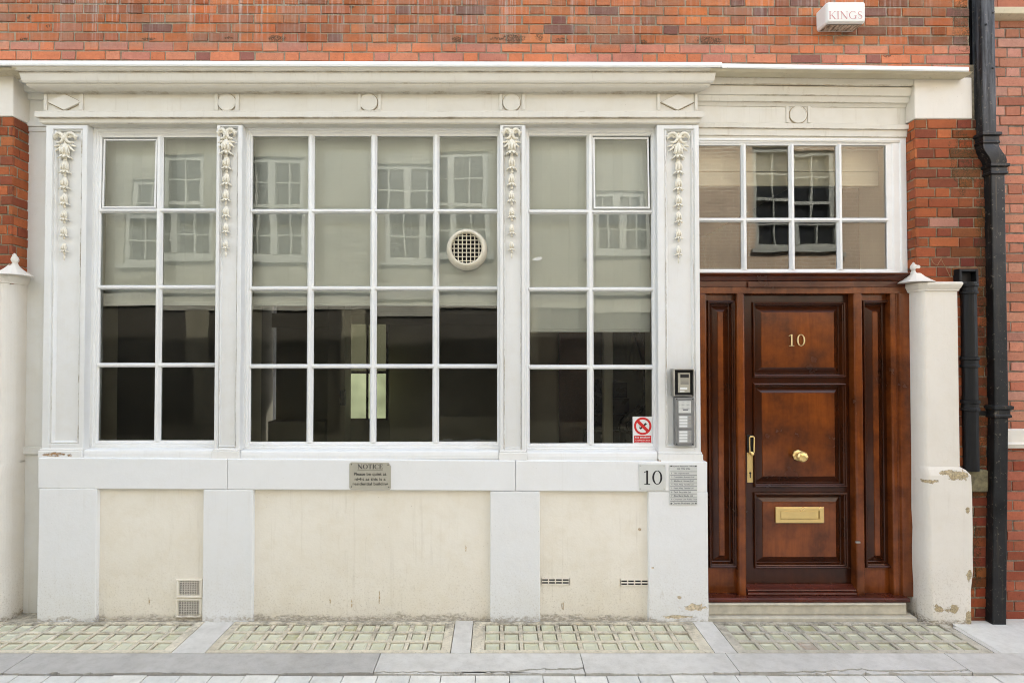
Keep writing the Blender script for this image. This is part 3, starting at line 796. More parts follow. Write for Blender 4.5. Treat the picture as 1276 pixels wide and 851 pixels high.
# square-holed air bricks and slotted vents
def airbrick(px0, py0, px1, py1, nx, ny, kind):
    mb = MB(); Y = .012; x0, x1 = at(px0, 740, Y)[0], at(px1, 740, Y)[0]; z0, z1 = az(py1, Y), az(py0, Y)
    m = .010 if kind == 'sq' else .004
    dx, dz = (x1 - x0 - 2 * m) / nx, (z1 - z0 - 2 * m) / ny
    fx_, fz_ = (.25, .25) if kind == 'sq' else (.15, .42)
    if kind == 'sq': mb.rings([(x0 - .014, x1 + .014, z0 - .014, z1 + .014, .03), (x0 - .014, x1 + .014, z0 - .014, z1 + .014, .006), (x0 - .004, x1 + .004, z0 - .004, z1 + .004, .006), (x0, x1, z0, z1, .012)], cap=False)
    mb.box(x0, x0 + m, Y, Y + .02, z0, z1); mb.box(x1 - m, x1, Y, Y + .02, z0, z1)
    for i in range(nx + 1):
        c = x0 + m + i * dx; w = dx * fx_ / 2
        mb.box(max(c - w, x0), min(c + w, x1), Y, Y + .02, z0 + .0005, z1 - .0005)
    for j in range(ny + 1):
        c = z0 + m + j * dz; w = dz * fz_ / 2
        mb.box(x0 + .0005, x1 - .0005, Y + .001, Y + .02, max(c - w, z0), min(c + w, z1))
    o = mb.build('air_brick', M['panelspot'], BLD)
    mb = MB(); mb.box(x0 + .001, x1 - .001, Y + .0055, Y + .0075, z0 + .001, z1 - .001); mb.build('vent_hole', M['hole'], o)
airbrick(222, 723.5, 249.5, 741.5, 8, 5, 'sq'); airbrick(221, 748, 249.5, 766.5, 8, 5, 'sq')
airbrick(674.3, 720, 710, 728.4, 4, 2, 'slot'); airbrick(773, 721.5, 808.6, 730, 4, 2, 'slot')

# ---- doorway: cornice, transom window, door
XD0 = PXW[3][1] - .02; XD1 = XR
dpro = [(95.6, .0), (96.2, .0), (104.6, .014), (105.2, .030), (106.6, .020), (116.6, .036), (118.2, .048), (125.3, .060), (126.2, .072), (131.5, .086), (132, .092), (152.2, .092), (152.6, .056), (158.2, .060), (159.0, .073), (167.8, .078), (168.6, .088), (174.5, .090)]
mb = MB(); mb.prism_x(prof(dpro, .25), XD0 - .3, XD1 - .002, 0, 0, dz=-.020); dc = mb.build('cornice', M['corniced'], BLD)
dc['label'] = 'plainer stepped cornice over the front door'
mb = MB(); za, zb2 = az(85.2, -.115), az(79.6, -.115)
mb.prism_x([(.02, za - .004), (-.116, za), (-.12, za + .008), (-.115, zb2), (.02, zb2 + .012)], XB1 + .132, at(1207, 85, -.115)[0], 0, 0, dz=-.026); mb.build('flashing', M['lead'], dc)
zs_ = az(95.9, .0)
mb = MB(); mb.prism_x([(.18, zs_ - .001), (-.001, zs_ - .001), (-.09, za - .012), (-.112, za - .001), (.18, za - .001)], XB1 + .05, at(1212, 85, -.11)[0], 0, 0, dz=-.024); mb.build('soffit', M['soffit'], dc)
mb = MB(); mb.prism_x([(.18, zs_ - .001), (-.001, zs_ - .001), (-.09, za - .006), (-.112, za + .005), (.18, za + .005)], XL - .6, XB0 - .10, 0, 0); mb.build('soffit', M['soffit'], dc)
c = at(994.4, 143.5, .09)
mb = MB(); mb.lathe([(.0, .012), (.066, .012), (.066, -.004), (.061, -.006), (.057, -.004), (.0, -.004)], (c[0], .088, c[1]), 'Y', 32, cap=False); mb.build('roundel', M['corniced'], dc)
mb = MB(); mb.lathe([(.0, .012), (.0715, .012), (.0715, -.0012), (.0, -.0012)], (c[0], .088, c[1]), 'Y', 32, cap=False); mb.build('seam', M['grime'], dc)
for a in (979.5, 1006.5):
    mb = MB(); x = at(a, 143, .088)[0]; mb.box(x, x + .022, .084, .12, az(153, .088), az(132.6, .088)); mb.build('frieze_strip', M['corniced'], dc)

def trans():
    X0, X1 = XD0 - .0, XD1 - .003; Yg = .115
    g0, g1 = at(868, 260, Yg)[0], at(1104, 260, Yg)[0]; t, b = az(181.8, Yg), az(335.6, Yg)
    zt, zb = az(172.5, .09), az(340.2, .09)
    def L(k, y): return (X0 + (g0 - X0) * k, X1 + (g1 - X1) * k, zb + (b - zb) * k, zt + (t - zt) * k, y)
    mb = MB(); mb.rings([L(0, .22), L(0, .088), L(.30, .088), L(.36, .096), L(.66, .097), L(.74, .104), L(1, .108), L(1, .14)], cap=False)
    w = mb.build('transom_window', M['paint'], BLD, bevel=.0012)
    xs = [g0] + [at(v, 260, .10)[0] for v in (927.7, 987.5, 1047)] + [g1]; zs = [t, az(274, .10), b]
    for x in xs[1:-1]:
        m2 = MB(); vbar(m2, x, b - .004, t + .004, .021); m2.build('glazing_bar', M['paint'], w)
    m2 = MB(); hbar(m2, zs[1], g0, g1 + .004); m2.build('glazing_bar', M['paint'], w)
    gm = MB()
    for i in range(4):
        for j in range(2): pane(gm, xs[i] - .005, xs[i + 1] + .005, zs[j + 1] - .005, zs[j] + .005, .12, .003)
    gm.build('glass', M['glass'], w, fixn=False)
trans()

DF = MB(); Yf = .088
def dx(px, Y=Yf, py=550): return at(px, py, Y)[0]
def dz_(py, Y=Yf): return az(py, Y)
zs0 = dz_(743, .08)
# jambs and posts
DF.box(XD0 - .05, dx(880.5), Yf, .2, zs0, dz_(366))
DF.prism_z([(dx(919.5), .2), (dx(919.5), Yf + .01), (dx(921), Yf), (dx(927.5), Yf), (dx(929.5), Yf + .01), (dx(929.5), .2)], zs0, dz_(365.5))
DF.prism_z([(dx(1066.5), .2), (dx(1066.5), Yf + .01), (dx(1068), Yf), (dx(1075.5), Yf), (dx(1077), Yf + .01), (dx(1077), .2)], zs0, dz_(365.5))
DF.prism_z([(dx(1112), .2), (dx(1112), Yf + .006), (dx(1113.5), Yf), (dx(1118), Yf), (dx(1119), Yf + .010), (dx(1120.5), Yf + .010), (dx(1122), Yf - .012), (XD1 + .02, Yf - .012), (XD1 + .02, .2)], zs0, dz_(365.5))
DF.box(XD0 - .05, XD1 + .02, Yf - .002, .2, dz_(366), dz_(357))
dfr = DF.build('door_frame', M['wood'], BLD, bevel=.004)
mb = MB()
hp = [(.2, dz_(357.5)), (.078, dz_(357.5, .078)), (.078, dz_(350.5, .078)), (.064, dz_(349.8, .064)), (.060, dz_(347.5, .06)), (.046, dz_(344.5, .046)), (.034, dz_(342.8, .034)), (.026, dz_(342, .026)), (.024, dz_(339.9, .024)), (.2, dz_(339.5, .03) + .004)]
mb.prism_x(hp, XD0 + .0215, at(1134, 342, .03)[0]); mb.box(dx(934, .06), dx(1066, .06), .060, .19, dz_(357.8, .06), dz_(350.8, .06))
mb.build('lintel', M['woodh'], dfr, bevel=.002)
def panel(px0, py0, px1, py1, Y, mat, parent, name='panel', ins=(.012, .020, .026, .030, .075), rise=.010, narrow=False):
    x0, x1 = at(px0, (py0 + py1) / 2, Y)[0], at(px1, (py0 + py1) / 2, Y)[0]; z0, z1 = az(py1, Y), az(py0, Y)
    def I(d, y, dv=None): return (x0 + d, x1 - d, z0 + (dv or d), z1 - (dv or d), y)
    mb = MB()
    yd = Y + .034; f1, f2 = I(ins[4], yd - rise), I(ins[4] + .003, yd - .004 - rise)
    mb.rings([I(-.003, Y + .02), I(-.003, Y - .010), I(.001, Y - .022), I(.007, Y - .025), I(ins[0], Y - .020), I(ins[0] + .0015, Y - .008), I(ins[1], Y - .004), I(ins[1] + .002, Y + .012), I(ins[2], Y + .030), I(ins[3], yd), f1], cap=False)
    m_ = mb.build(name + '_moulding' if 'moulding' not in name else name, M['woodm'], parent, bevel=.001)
    mb = MB(); mb.rings([f1, f2]); mb.build('panel', mat, parent)
    return m_
# side panels: thin stiles and rails round a sunk moulded panel
def framed(mb, X0, X1, Z0, Z1, holes, Y, back):
    """holes: list of (x0,x1,z0,z1) from top to bottom, all between the same stiles"""
    hx0, hx1 = min(h[0] for h in holes), max(h[1] for h in holes)
    mb.box(X0, hx0, Y, back, Z0, Z1); mb.box(hx1, X1, Y, back, Z0, Z1)
    top = Z1
    for (x0, x1, z0, z1) in holes:
        mb.box(hx0 + .0004, hx1 - .0004, Y + .0006, back, z1, top); top = z0
        if x0 > hx0 + .001: mb.box(hx0 + .0004, x0, Y + .0006, back, z0, z1)
        if x1 < hx1 - .001: mb.box(x1, hx1 - .0004, Y + .0006, back, z0, z1)
    mb.box(hx0 + .0004, hx1 - .0004, Y + .0006, back, Z0, top)
def hole(px0, py0, px1, py1, Y):
    return (at(px0, (py0 + py1) / 2, Y)[0], at(px1, (py0 + py1) / 2, Y)[0], az(py1, Y), az(py0, Y))
YS = .142
for (a, b, p0, p1) in ((875, 920.5, 882, 916), (1076, 1113, 1075.5, 1109.5)):
    mb = MB(); framed(mb, dx(a, YS), dx(b, YS), zs0, dz_(364, YS), [hole(p0, 375, p1, 706, YS)], YS, .205)
    mb.build('side_panel', M['wood'], dfr, bevel=.001)
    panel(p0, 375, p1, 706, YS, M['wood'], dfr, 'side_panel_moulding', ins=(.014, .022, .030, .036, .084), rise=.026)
# leaf
YD = .165
PN = [(937.3, 377, 1052.3, 470), (938.3, 477.5, 1053.3, 606), (939, 613.3, 1054.8, 706.5)]
mb = MB(); framed(mb, dx(928, YD), dx(1068, YD), dz_(742, YD), dz_(362, YD), [hole(*q, YD) for q in PN], YD, .205); door = mb.build('door', M['woodd'], BLD, bevel=.001)
door['label'] = 'varnished dark mahogany front door with three raised panels'
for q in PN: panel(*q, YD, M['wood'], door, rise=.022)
mb = MB(); za = dz_(726.5, YD)
mb.prism_x([(.19, za), (.150, za - .002), (.100, za - .022), (.096, za - .030), (.104, za - .034), (.108, za - .040), (.094, za - .046), (.090, za - .056), (.098, za - .064), (.19, za - .064)], dx(931.5, .10, 730), dx(1067, .10, 730)); mb.build('weather_bar', M['sill'], door, bevel=.0015)
mb = MB(); z1_ = dz_(741.5, .10); z0_ = dz_(750, .03)
mb.prism_x([(.2, z1_ + .002), (.135, z1_), (.034, z0_ + .030), (.026, z0_ + .024), (.026, z0_), (.2, z0_)], XPL1 + .0, at(1130.5, 746, .06)[0]); mb.build('threshold', M['sill'], dfr, bevel=.003)
# letter plate, knob, handle, numerals
Yl = YD + .026 - .022 - .0005
mb = MB(); x0, x1 = dx(966, Yl, 641), dx(1026.2, Yl, 641); z0, z1 = dz_(651, Yl), dz_(631.5, Yl)
mb.rings([(x0, x1, z0, z1, Yl), (x0, x1, z0, z1, Yl - .008), (x0 + .004, x1 - .004, z0 + .004, z1 - .004, Yl - .010), (x0 + .036, x1 - .036, z0 + .030, z1 - .026, Yl - .010), (x0 + .0375, x1 - .0375, z0 + .0315, z1 - .0275, Yl + .004)])
lp = mb.build('letter_plate', M['brass'], door)
mb = MB(); mb.box(x0 + .040, x1 - .044, Yl - .009, Yl - .004, z0 + .034, z1 - .030); mb.build('flap', M['brass'], lp, bevel=.002)
kc = at(994, 567, Yl); mb = MB()
mb.lathe([(.0, .0), (.043, .0), (.043, -.010), (.034, -.016), (.020, -.020), (.016, -.034), (.018, -.044), (.034, -.052), (.043, -.062), (.043, -.074), (.034, -.086), (.014, -.092), (.0, -.093)], (kc[0], Yl, kc[1]), 'Y', 8, cap=False); mb.build('knob', M['brass'], door)
mb = MB(); x0, x1 = dx(930.6, YD, 580), dx(938.2, YD, 580); z0, z1 = dz_(601, YD), dz_(564, YD)
mb.box(x0, x1, YD - .005, YD + .01, z0, z1); hd = mb.build('lock_plate', M['brass'], door, bevel=.003)
mb = MB(); mb.lathe([(.0, 0), (.008, 0), (.007, -.004), (0, -.004)], ((x0 + x1) / 2, YD - .005, dz_(589, YD)), 'Y', 12, cap=False); mb.box((x0 + x1) / 2 - .003, (x0 + x1) / 2 + .003, YD - .0085, YD - .004, dz_(595, YD), dz_(589, YD)); mb.build('keyhole', M['black'], hd)
mb = MB(); mb.box(x0 + .001, x1 + .010, YD - .004, YD + .01, z1 + .002, dz_(541.5, YD)); mb.build('lock_recess', M['black'], hd)
mb = MB(); xa, xb = dx(934.6, YD - .04, 553), dx(940.4, YD - .04, 553); zc0, zc1 = dz_(564, YD - .04), dz_(544, YD - .04)
mb.tube([(xa, YD - .030, zc0), (xa, YD - .032, zc1 - .008), (xa + .008, YD - .032, zc1), (xb - .008, YD - .032, zc1), (xb, YD - .032, zc1 - .008), (xb, YD - .030, zc0)], .006, 8, closed=True)
mb.tube([(xa + .016, YD, zc0 - .005), (xa + .016, YD - .034, zc0 - .004)], .012, 8); mb.ell((xa + .022, YD - .03, zc0 - .012), (.016, .010, .014)); mb.build('pull_handle', M['brass'], door, smooth=True)
mb = MB(); mb.box(dx(1067.5, Yf - .02, 676), dx(1073, Yf - .02, 676), Yf - .012, Yf, dz_(677, Yf - .02), dz_(675, Yf - .02)); mb.build('latch_pin', M['steel'], dfr)
Yn = Yl - .0005
for ch, a, b in (('1', 981.5, 990.5), ('0', 992, 1004)):
    mb = MB(); serif(mb, ch, a, 416.5, b, 431.2, Yn, bold=.9, deep=.006); mb.build('numeral', M['brassl'], door, fixn=True)
# doorstep
mb = MB(); xs0, xs1 = XPL1 + .004, at(1133, 757, .0)[0]
mb.box(xs0, xs1, .026, .3, .03, z0_ - .004); mb.box(xs0 + .0, xs1 - .01, .016, .2, z0_ - .022, z0_ - .005)
mb.build('doorstep', M['stone'], BLD, bevel=.006)
mb = MB(); mb.box(xs0, xs1 + .05, -.016, .2, -.03, .026); mb.build('step_sill', M['stone'], BLD, bevel=.006)

# ---- rendered piers either side
def rpier(xin, sgn, xout, zt, zsplit, parent_lbl):
    """xin: inner edge at the back (y=.13), rounded to the front over 0.115 m; sgn = +1 when the pier lies to the right"""
    def sec(z, grow, yfr, rad, jit=0.0, r=None):
        P = []
        for i in range(9):
            a = R(90 * i / 8)
            P.append((xin + sgn * rad * .42 * (1 - math.cos(a)), yfr + rad * (1 - math.sin(a)) + (.02 if i == 0 else 0), z))
        P.append((xout + sgn * grow, yfr, z)); P.append((xout + sgn * grow, .12, z)); P.append((xin, .16, z))
        if jit:
            ox, oy = r.uniform(-jit, jit), r.uniform(-jit, jit) * .5
            P = [(x + (ox if i < 9 else r.uniform(-jit, jit)), y + oy, zz) for i, (x, y, zz) in enumerate(P[:-2])] + P[-2:]
        return P
    r = random.Random(4)
    mb = MB(); mb.loft([sec(zt, 0, -.035, .115), sec(zsplit, 0, -.035, .115)]); p = mb.build('pier', M['pier'], BLD, bevel=.004)
    p['label'] = parent_lbl
    mb = MB(); S = [sec(zsplit + .012, -.006, -.034, .112), sec(zsplit - .012, .035, -.044, .115), sec(zsplit - .05, .066, -.055, .12)]
    for i in range(1, 9): S.append(sec(zsplit - .05 - (zsplit - .05 + .03) * i / 8, .07 - (.02 if i > 5 else 0) * 1, -.056, .12, .0045, r))
    S.append(sec(-.05, .035, -.04, .12, .006, r))
    mb.loft(S); mb.build('pier_base', M['pier'], p, smooth=False, bevel=.003)
    # moulded cap
    mb = MB(); cz = zt
    S = []
    for dz, g in ((-.012, .0), (-.010, .010), (.002, .012), (.012, .020), (.03, .030), (.038, .034), (.050, .034), (.056, .026)):
        q = sec(cz + dz, 0, -.035 - g, .115 + .0)
        g *= .72; S.append([(x - sgn * g * (1 if k < 5 or k == 11 else 0) + (sgn * g * .7 if k in (9, 10) else 0), y, z) for k, (x, y, z) in enumerate(q)])
    mb.loft(S); mb.build('cap', M['pier'], p, bevel=.002)
    return p
PRX = XR - .004
rp = rpier(PRX, 1, at(1194, 470, -.03)[0], az(361, -.035), az(583, -.035), 'white rendered pier right of the door with flaking base')
lpz = rpier(XL + .004, -1, XL - .7, az(350.5, -.035), az(581, -.035), 'cream rendered pier at the left edge')
def stop(x, y, z0, h, parent):
    """broach stop: a hollow-sided pyramid easing the rounded corner into the square brick one"""
    mb = MB(); S = []
    for i in range(12):
        t = i / 11; w = .088 * (1 - t) ** 1.6 + .022
        q = []
        for k in range(16):
            a = 2 * PI * k / 16 + PI / 16; m = max(abs(math.cos(a)), abs(math.sin(a))); f = w / (m ** .8)
            q.append((x + f * math.cos(a), y + min(f, .13) * math.sin(a), z0 + h * .62 * t))
        S.append(q)
    mb.loft(S)
    mb.lathe([(.023, -.01), (.027, .004), (.033, .012), (.034, .028), (.029, .042), (.022, .052), (.017, .062), (.008, .074), (0, .077)], (x, y, z0 + h * .62), 'Z', 10, cap=False)
    mb.build('corner_stop', M['pier'], parent, bevel=.002)
stop(XR + .012, .03, az(352, .0), az(327, 0) - az(352, 0), rp); stop(XL - .006, .03, az(343, .0), az(317, 0) - az(343, 0), lpz)
mb = MB(); mb.box(3.47, at(1231, 600, -.03)[0], -.038, .02, az(613, -.03), az(585, -.03)); mb.build('stone_offset', M['mossy'], BLD, bevel=.012)
mb = MB(); mb.box(3.50, at(1208, 700, -.02)[0] + .012, -.012, .02, az(712, 0), az(663, 0)); mb.build('stone_patch', M['mossy'], BLD, bevel=.012)

# ---- rooms behind the glass
mb = MB(); zc = 3.93
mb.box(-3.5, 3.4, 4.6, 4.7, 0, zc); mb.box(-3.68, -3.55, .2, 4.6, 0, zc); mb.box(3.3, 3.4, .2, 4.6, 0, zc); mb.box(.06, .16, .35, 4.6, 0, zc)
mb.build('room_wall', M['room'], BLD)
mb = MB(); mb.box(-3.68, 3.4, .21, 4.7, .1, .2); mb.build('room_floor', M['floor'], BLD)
mb = MB(); mb.box(-3.68, 3.4, .21, 4.7, 3.86, 3.93); mb.box(-3.5, 3.4, .2, .5, 3.74, 3.86); mb.build('room_ceiling', M['roomp'], BLD)
# inner window reveals
mb = MB()
for (a, b) in PXW[1:3]: mb.box(a + .01, b - .01, .191, .42, .2, 3.8)
mb.box(PXW[0][1] - .25, PXW[0][1] - .02, .191, .42, .2, 3.8); mb.box(PXW[3][0] + .03, PXW[3][1] + .02, .191, .5, .2, 3.8)
mb.box(-3.5, 1.2, .191, .42, .2, az(566, .2)); mb.build('window_reveal', M['roomp'], BLD)
# hall behind the transom: boarded ceiling edge and pale beam
mb = MB(); mb.box(1.5, 3.12, .26, .32, az(214, .26), 3.86); mb.box(1.5, 3.3, .21, .26, az(182, .3) + .02, az(178, .3) + .10); mb.build('hall_ceiling', M['roomp'], BLD)
mb = MB(); mb.box(1.5, at(1095, 222, .235)[0], .235, .30, az(232, .235), az(214.5, .235)); mb.build('hall_beam', M['roomp'], BLD, bevel=.004)
mb = MB(); mb.box(at(1096, 260, .25)[0], 3.3, .2, .5, 2.5, 3.86); mb.build('hall_reveal', M['roomp'], BLD)
mb = MB()
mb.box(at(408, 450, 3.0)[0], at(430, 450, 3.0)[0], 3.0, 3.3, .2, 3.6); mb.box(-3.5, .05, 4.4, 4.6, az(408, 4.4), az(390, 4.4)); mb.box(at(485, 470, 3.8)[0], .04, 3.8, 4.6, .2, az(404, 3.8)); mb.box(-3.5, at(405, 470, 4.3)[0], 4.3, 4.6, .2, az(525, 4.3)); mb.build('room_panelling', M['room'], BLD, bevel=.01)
# lit partition at the back of the room
def lit():
    k = NT('lit_frosted_glass'); z = k.sep()[2]
    zb_, zt_ = az(521, 3.4), az(463, 3.4)
    nz = k.noise(2.5, 2)
    e = k.n('Emission', {'Color': (.80, .86, .50), 'Strength': k.math('MULTIPLY', nz, .16)})
    k.t.links.new(e.outputs[0], k.out.inputs[0]); return k.m
Y0 = 3.4; a, b = at(432, 490, Y0)[0], at(482, 490, Y0)[0]
mb = MB(); mb.box(a, b, Y0, Y0 + .03, az(521, Y0), az(465, Y0)); lg = mb.build('lit_panel', lit(), BLD)
mb = MB(); mb.box(a, b, Y0, Y0 + .03, az(463, Y0), az(404, Y0)); mb.build('frosted_panel', emit('dim_frosted_glass', (.60, .58, .33), .03), BLD)
mb = MB()
for q in (432, 457.5, 482): mb.box(at(q, 490, Y0 - .03)[0] - .014, at(q, 490, Y0 - .03)[0] + .014, Y0 - .03, Y0 - .002, az(523, Y0), az(404, Y0))
mb.box(a, b, Y0 - .028, Y0 - .003, az(465.5, Y0), az(462, Y0)); mb.build('panel_frame', M['dkwood'], BLD)
# inner door and pale jamb seen through the right-hand window
mb = MB(); Yh = 3.2
mb.box(at(697, 470, Yh)[0], at(738, 470, Yh)[0], Yh, Yh + .06, .2, az(395, Yh))
mb.build('inner_door', simple('dim_red_door', (.16, .06, .03), .5, 0, .3), BLD)
mb = MB(); mb.box(at(752, 470, 1.6)[0], at(764, 470, 1.6)[0], 1.6, 1.7, .2, 3.86); mb.box(at(659, 470, 3.3)[0] - .3, at(697, 470, 3.3)[0], 3.3, 3.4, .2, 3.86); mb.build('hall_jamb', M['roomp'], BLD, bevel=.02)

mb = MB(); mb.box(at(424, 490, 2.95)[0], at(430.5, 490, 2.95)[0], 2.93, 2.998, az(505, 2.95), az(486, 2.95)); o = mb.build('wall_phone', M['iron'], None, bevel=.01)
tag(o, 'small dark wall phone on the pale column inside, left of the lit glass panel', 'phone')
# ---- roller blinds
def blind(wx, a, b, pxb, label):
    Yb = .235; x0, x1 = PXW[a][1] + .0, PXW[b][0] - .0; zb = az(pxb, Yb)
    t = thing('roller_blind', label, 'blind', ((x0 + x1) / 2, Yb, zb), 'roller blinds behind the shopfront windows')
    mb = MB(); n = 14; P = []
    for i in range(n + 1):
        x = x0 + (x1 - x0) * i / n; w = .004 * math.sin(i * 1.9 + a)
        P.append((x, Yb + w))
    P2 = [(x, y + .002) for x, y in P][::-1]
    mb.prism_z(P + P2, zb, 3.72); mb.build('fabric', M['blind'], t)
    mb = MB(); mb.box(x0 + .002, x1 - .002, Yb - .008, Yb + .012, zb - .028, zb); mb.build('bottom_bar', M['blindbar'], t, bevel=.005)
    mb = MB(); mb.tube([(x0, Yb + .03, 3.72), (x1, Yb + .03, 3.72)], .03, 12); mb.build('roller', M['blindbar'], t)
blind(w1, 0, 1, 376.5, 'grey green roller blind behind the narrow left-hand window, its white bar high up')
blind(w2, 1, 2, 377, 'widest grey green roller blind, behind the four-pane-wide window with the round vent')
blind(w3, 2, 3, 409.5, 'grey green roller blind behind the window with the no smoking sticker, pulled lowest')

# ---- staircase in the hall
t = thing('staircase', 'dark wooden staircase with curved handrail seen through the window with the no smoking sticker', 'staircase', (at(795, 500, 2)[0], 2.0, .2))
rail = MB(); Q = [(773, 528, 1.9), (783, 520, 1.9), (794, 512, 1.95), (803, 502, 2.0), (807, 488, 2.05), (807, 470, 2.1), (805, 455, 2.2), (800, 436, 2.4), (792, 412, 2.7), (786, 395, 3.0)]
rail.tube([(*[at(a, b, y)[0]], y, at(a, b, y)[1]) for a, b, y in Q], .045, 10); rail.build('handrail', M['dkwood'], t, smooth=True)
nw = MB(); q = at(776, 530, 1.9); nw.lathe([(.05, 0), (.05, .5), (.035, .55), (.045, .75), (.035, .95), (.055, 1.0), (.05, 1.04)], (q[0], 1.9, q[1] - 1.02), 'Z', 12); nw.build('newel_post', M['dkwood'], t)
for i, (a, b, y) in enumerate([(768, 380, 3.0), (773, 388, 2.95), (778, 396, 2.9), (783, 404, 2.85), (788, 412, 2.75), (793, 420, 2.65), (798, 432, 2.5)]):
    m_ = MB(); p0 = at(a + 3, b, y); m_.tube([(p0[0], y, p0[1]), (p0[0], y, p0[1] - .55)], .016, 6); m_.build('baluster', M['room'], t)
st = MB()
for i in range(7): st.box(.75 + i * .13, 1.75, 2.6 + i * .12, 4.5, .2 + .2 * i, .2 + .2 * (i + 1))
st.build('stair_steps', M['dkwood'], t)

# ------------------------------------------------------------------ signs and devices
def screw(mb, px, py, Y, r=.004):
    c = at(px, py, Y); mb.lathe([(0, -.0025), (r * .7, -.002), (r, 0), (r, .001)], (c[0], Y, c[1]), 'Y', 10, cap=False)
# notice
Y = -.026; c = at(461, 608, Y)
t = thing('notice_sign', 'small beige metal plate headed NOTICE on the white plinth under the widest window', 'sign', (c[0], -.022, c[1]))
mb = MB(); P = [at(*q, Y) for q in ((437, 609.5), (485.5, 610), (487, 608), (487, 581), (484.5, 576.5), (437.5, 575.8), (435.3, 577.5), (435.3, 608))]
mb.prism_y(P, Y, -.0205); mb.build('plate', M['plated'], t, bevel=.001)
mb = MB(); serif(mb, 'NOTICE', 445.5, 578.3, 477.5, 584.0, Y - .0006, bold=1.6); mb.build('heading', M['black'], t)
mb = MB(); mb.box(at(445.5, 585.2, Y)[0], at(477, 585.2, Y)[0], Y - .0008, Y - .0004, az(585.5, Y), az(585.1, Y)); mb.build('underline', M['black'], t)
for s, a, b, y0, y1 in (('Please be quiet at', 441, 481.5, 588.5, 593.4), ('night as this is a', 442, 480.5, 594.9, 599.6), ('residential building', 439.5, 483.5, 600.8, 605.5)):
    mb = MB(); font_mesh(mb, s, a, y0, b, y1, Y - .0006); mb.build('lettering', M['black'], t)
for q in ((438, 606.2), (484.5, 606.6), (438, 578.5), (483.5, 579)):
    mb = MB(); screw(mb, *q, Y, .0045); mb.build('screw', M['iron'], t)
# number plate
c = at(812.5, 611, Y)
t = thing('number_plate', 'square pale grey plate with a large black 10 beside the tenant list', 'sign', (c[0], -.022, c[1]))
mb = MB(); mb.pbox(796.3, 578.2, 829.5, 610.8, Y, .0055); mb.build('plate', M['plate'], t, bevel=.001)
for ch, a, b in (('1', 801, 811.5), ('0', 812, 826.5)):
    mb = MB(); serif(mb, ch, a, 586, b, 603.5, Y - .0006, bold=1.05); mb.build('numeral', M['black'], t)
for q in ((798.2, 580.2), (827.6, 580.4), (798.2, 608.8), (827.6, 608.8)):
    mb = MB(); screw(mb, *q, Y); mb.build('screw', M['steel'], t)
# tenants' list
c = at(851.5, 629, Y)
t = thing('tenant_list', 'narrow pale plate with lines of small tenant names, right of the number plate', 'sign', (c[0], -.022, c[1]))
Y = -.028; mb = MB(); mb.pbox(834.7, 579, 868.8, 628.7, Y, .0075); mb.build('plate', M['plate'], t, bevel=.001)
mb = MB()
font_mesh(mb, 'Serjeants Executive Offices', 837, 579.8, 866, 582.0, Y - .0006); font_mesh(mb, '020 7736 3786', 843.5, 583.0, 860, 585.0, Y - .0006)
L = ['1  The Apartment', '2  Consulting Rooms Ltd', '3  Medlock Homes Ltd', '4  Fleet Alley Textile Ltd', '5  Fleet Alley Textile Ltd', '6  Tech Securities Ltd', '7  Blue Back Media Ltd', '8  Corporate Law Public Trust', 'Charles Business Ltd']
wd = [22.5, 28.5, 27.5, 27.5, 27.5, 24.5, 27, 32, 27]
y0 = 588.6
mb.build('heading', M['greyink'], t)
for i, s in enumerate(L):
    mb = MB(); font_mesh(mb, s, 836.5 + (1.5 if i == 8 else 0), y0 + i * 4.62, 836.5 + wd[i] + (1.5 if i == 8 else 0), y0 + i * 4.62 + 2.3, Y - .0006); mb.build('lettering', M['greyink'], t)
mb = MB()
for i in range(9): mb.box(at(835.2, 600, Y)[0], at(868.4, 600, Y)[0], Y - .0012, Y + .001, az(587.6 + i * 4.62, Y), az(587.1 + i * 4.62, Y))
mb.build('ruled_line', M['greyink'], t)
for q in ((836.2, 580.6), (867.2, 580.6), (836.4, 627.2), (867.2, 627)):
    mb = MB(); screw(mb, *q, Y, .0055); mb.build('screw', M['iron'], t)
# no smoking sticker
Yg = .1085; c = at(801, 552, Yg)
t = thing('no_smoking_sticker', 'white and red no smoking sticker low on the window glass beside the entry phone', 'sign', (c[0], Yg, c[1]))
mb = MB(); mb.pbox(788.4, 519, 812.4, 552.2, Yg, .002); mb.build('sheet', M['white'], t)
mb = MB(); Yf2 = Yg - .0006; q = at(800.9, 530.8, Yf2); ro, ri = 10.9 / 162, 8.3 / 162; n = 40
mb.add([(q[0] + r_ * math.cos(2 * PI * i / n), Yf2, q[1] + r_ * math.sin(2 * PI * i / n)) for r_ in (ro, ri) for i in range(n)], [(i, (i + 1) % n, n + (i + 1) % n, n + i) for i in range(n)])
mb.build('ring', M['red'], t)
mb = MB(); d = ri * .72; w_ = .0085
mb.add([(q[0] - d - w_, Yf2 - .0008, q[1] + d - w_), (q[0] + d - w_, Yf2 - .0008, q[1] - d - w_), (q[0] + d + w_, Yf2 - .0008, q[1] - d + w_), (q[0] - d + w_, Yf2 - .0008, q[1] + d + w_)], [(0, 1, 2, 3)])
mb.build('slash', M['red'], t)
mb = MB(); a_ = ri * .56; w_ = .0052; p0 = (q[0] - a_ * .72, q[1] - a_ * .72); p1 = (q[0] + a_ * .95, q[1] + a_ * .72)
mb.add([(p0[0] - w_, Yf2 - .0004, p0[1] + w_), (p0[0] + w_, Yf2 - .0004, p0[1] - w_), (p1[0] + w_, Yf2 - .0004, p1[1] - w_), (p1[0] - w_, Yf2 - .0004, p1[1] + w_)], [(0, 1, 2, 3)])
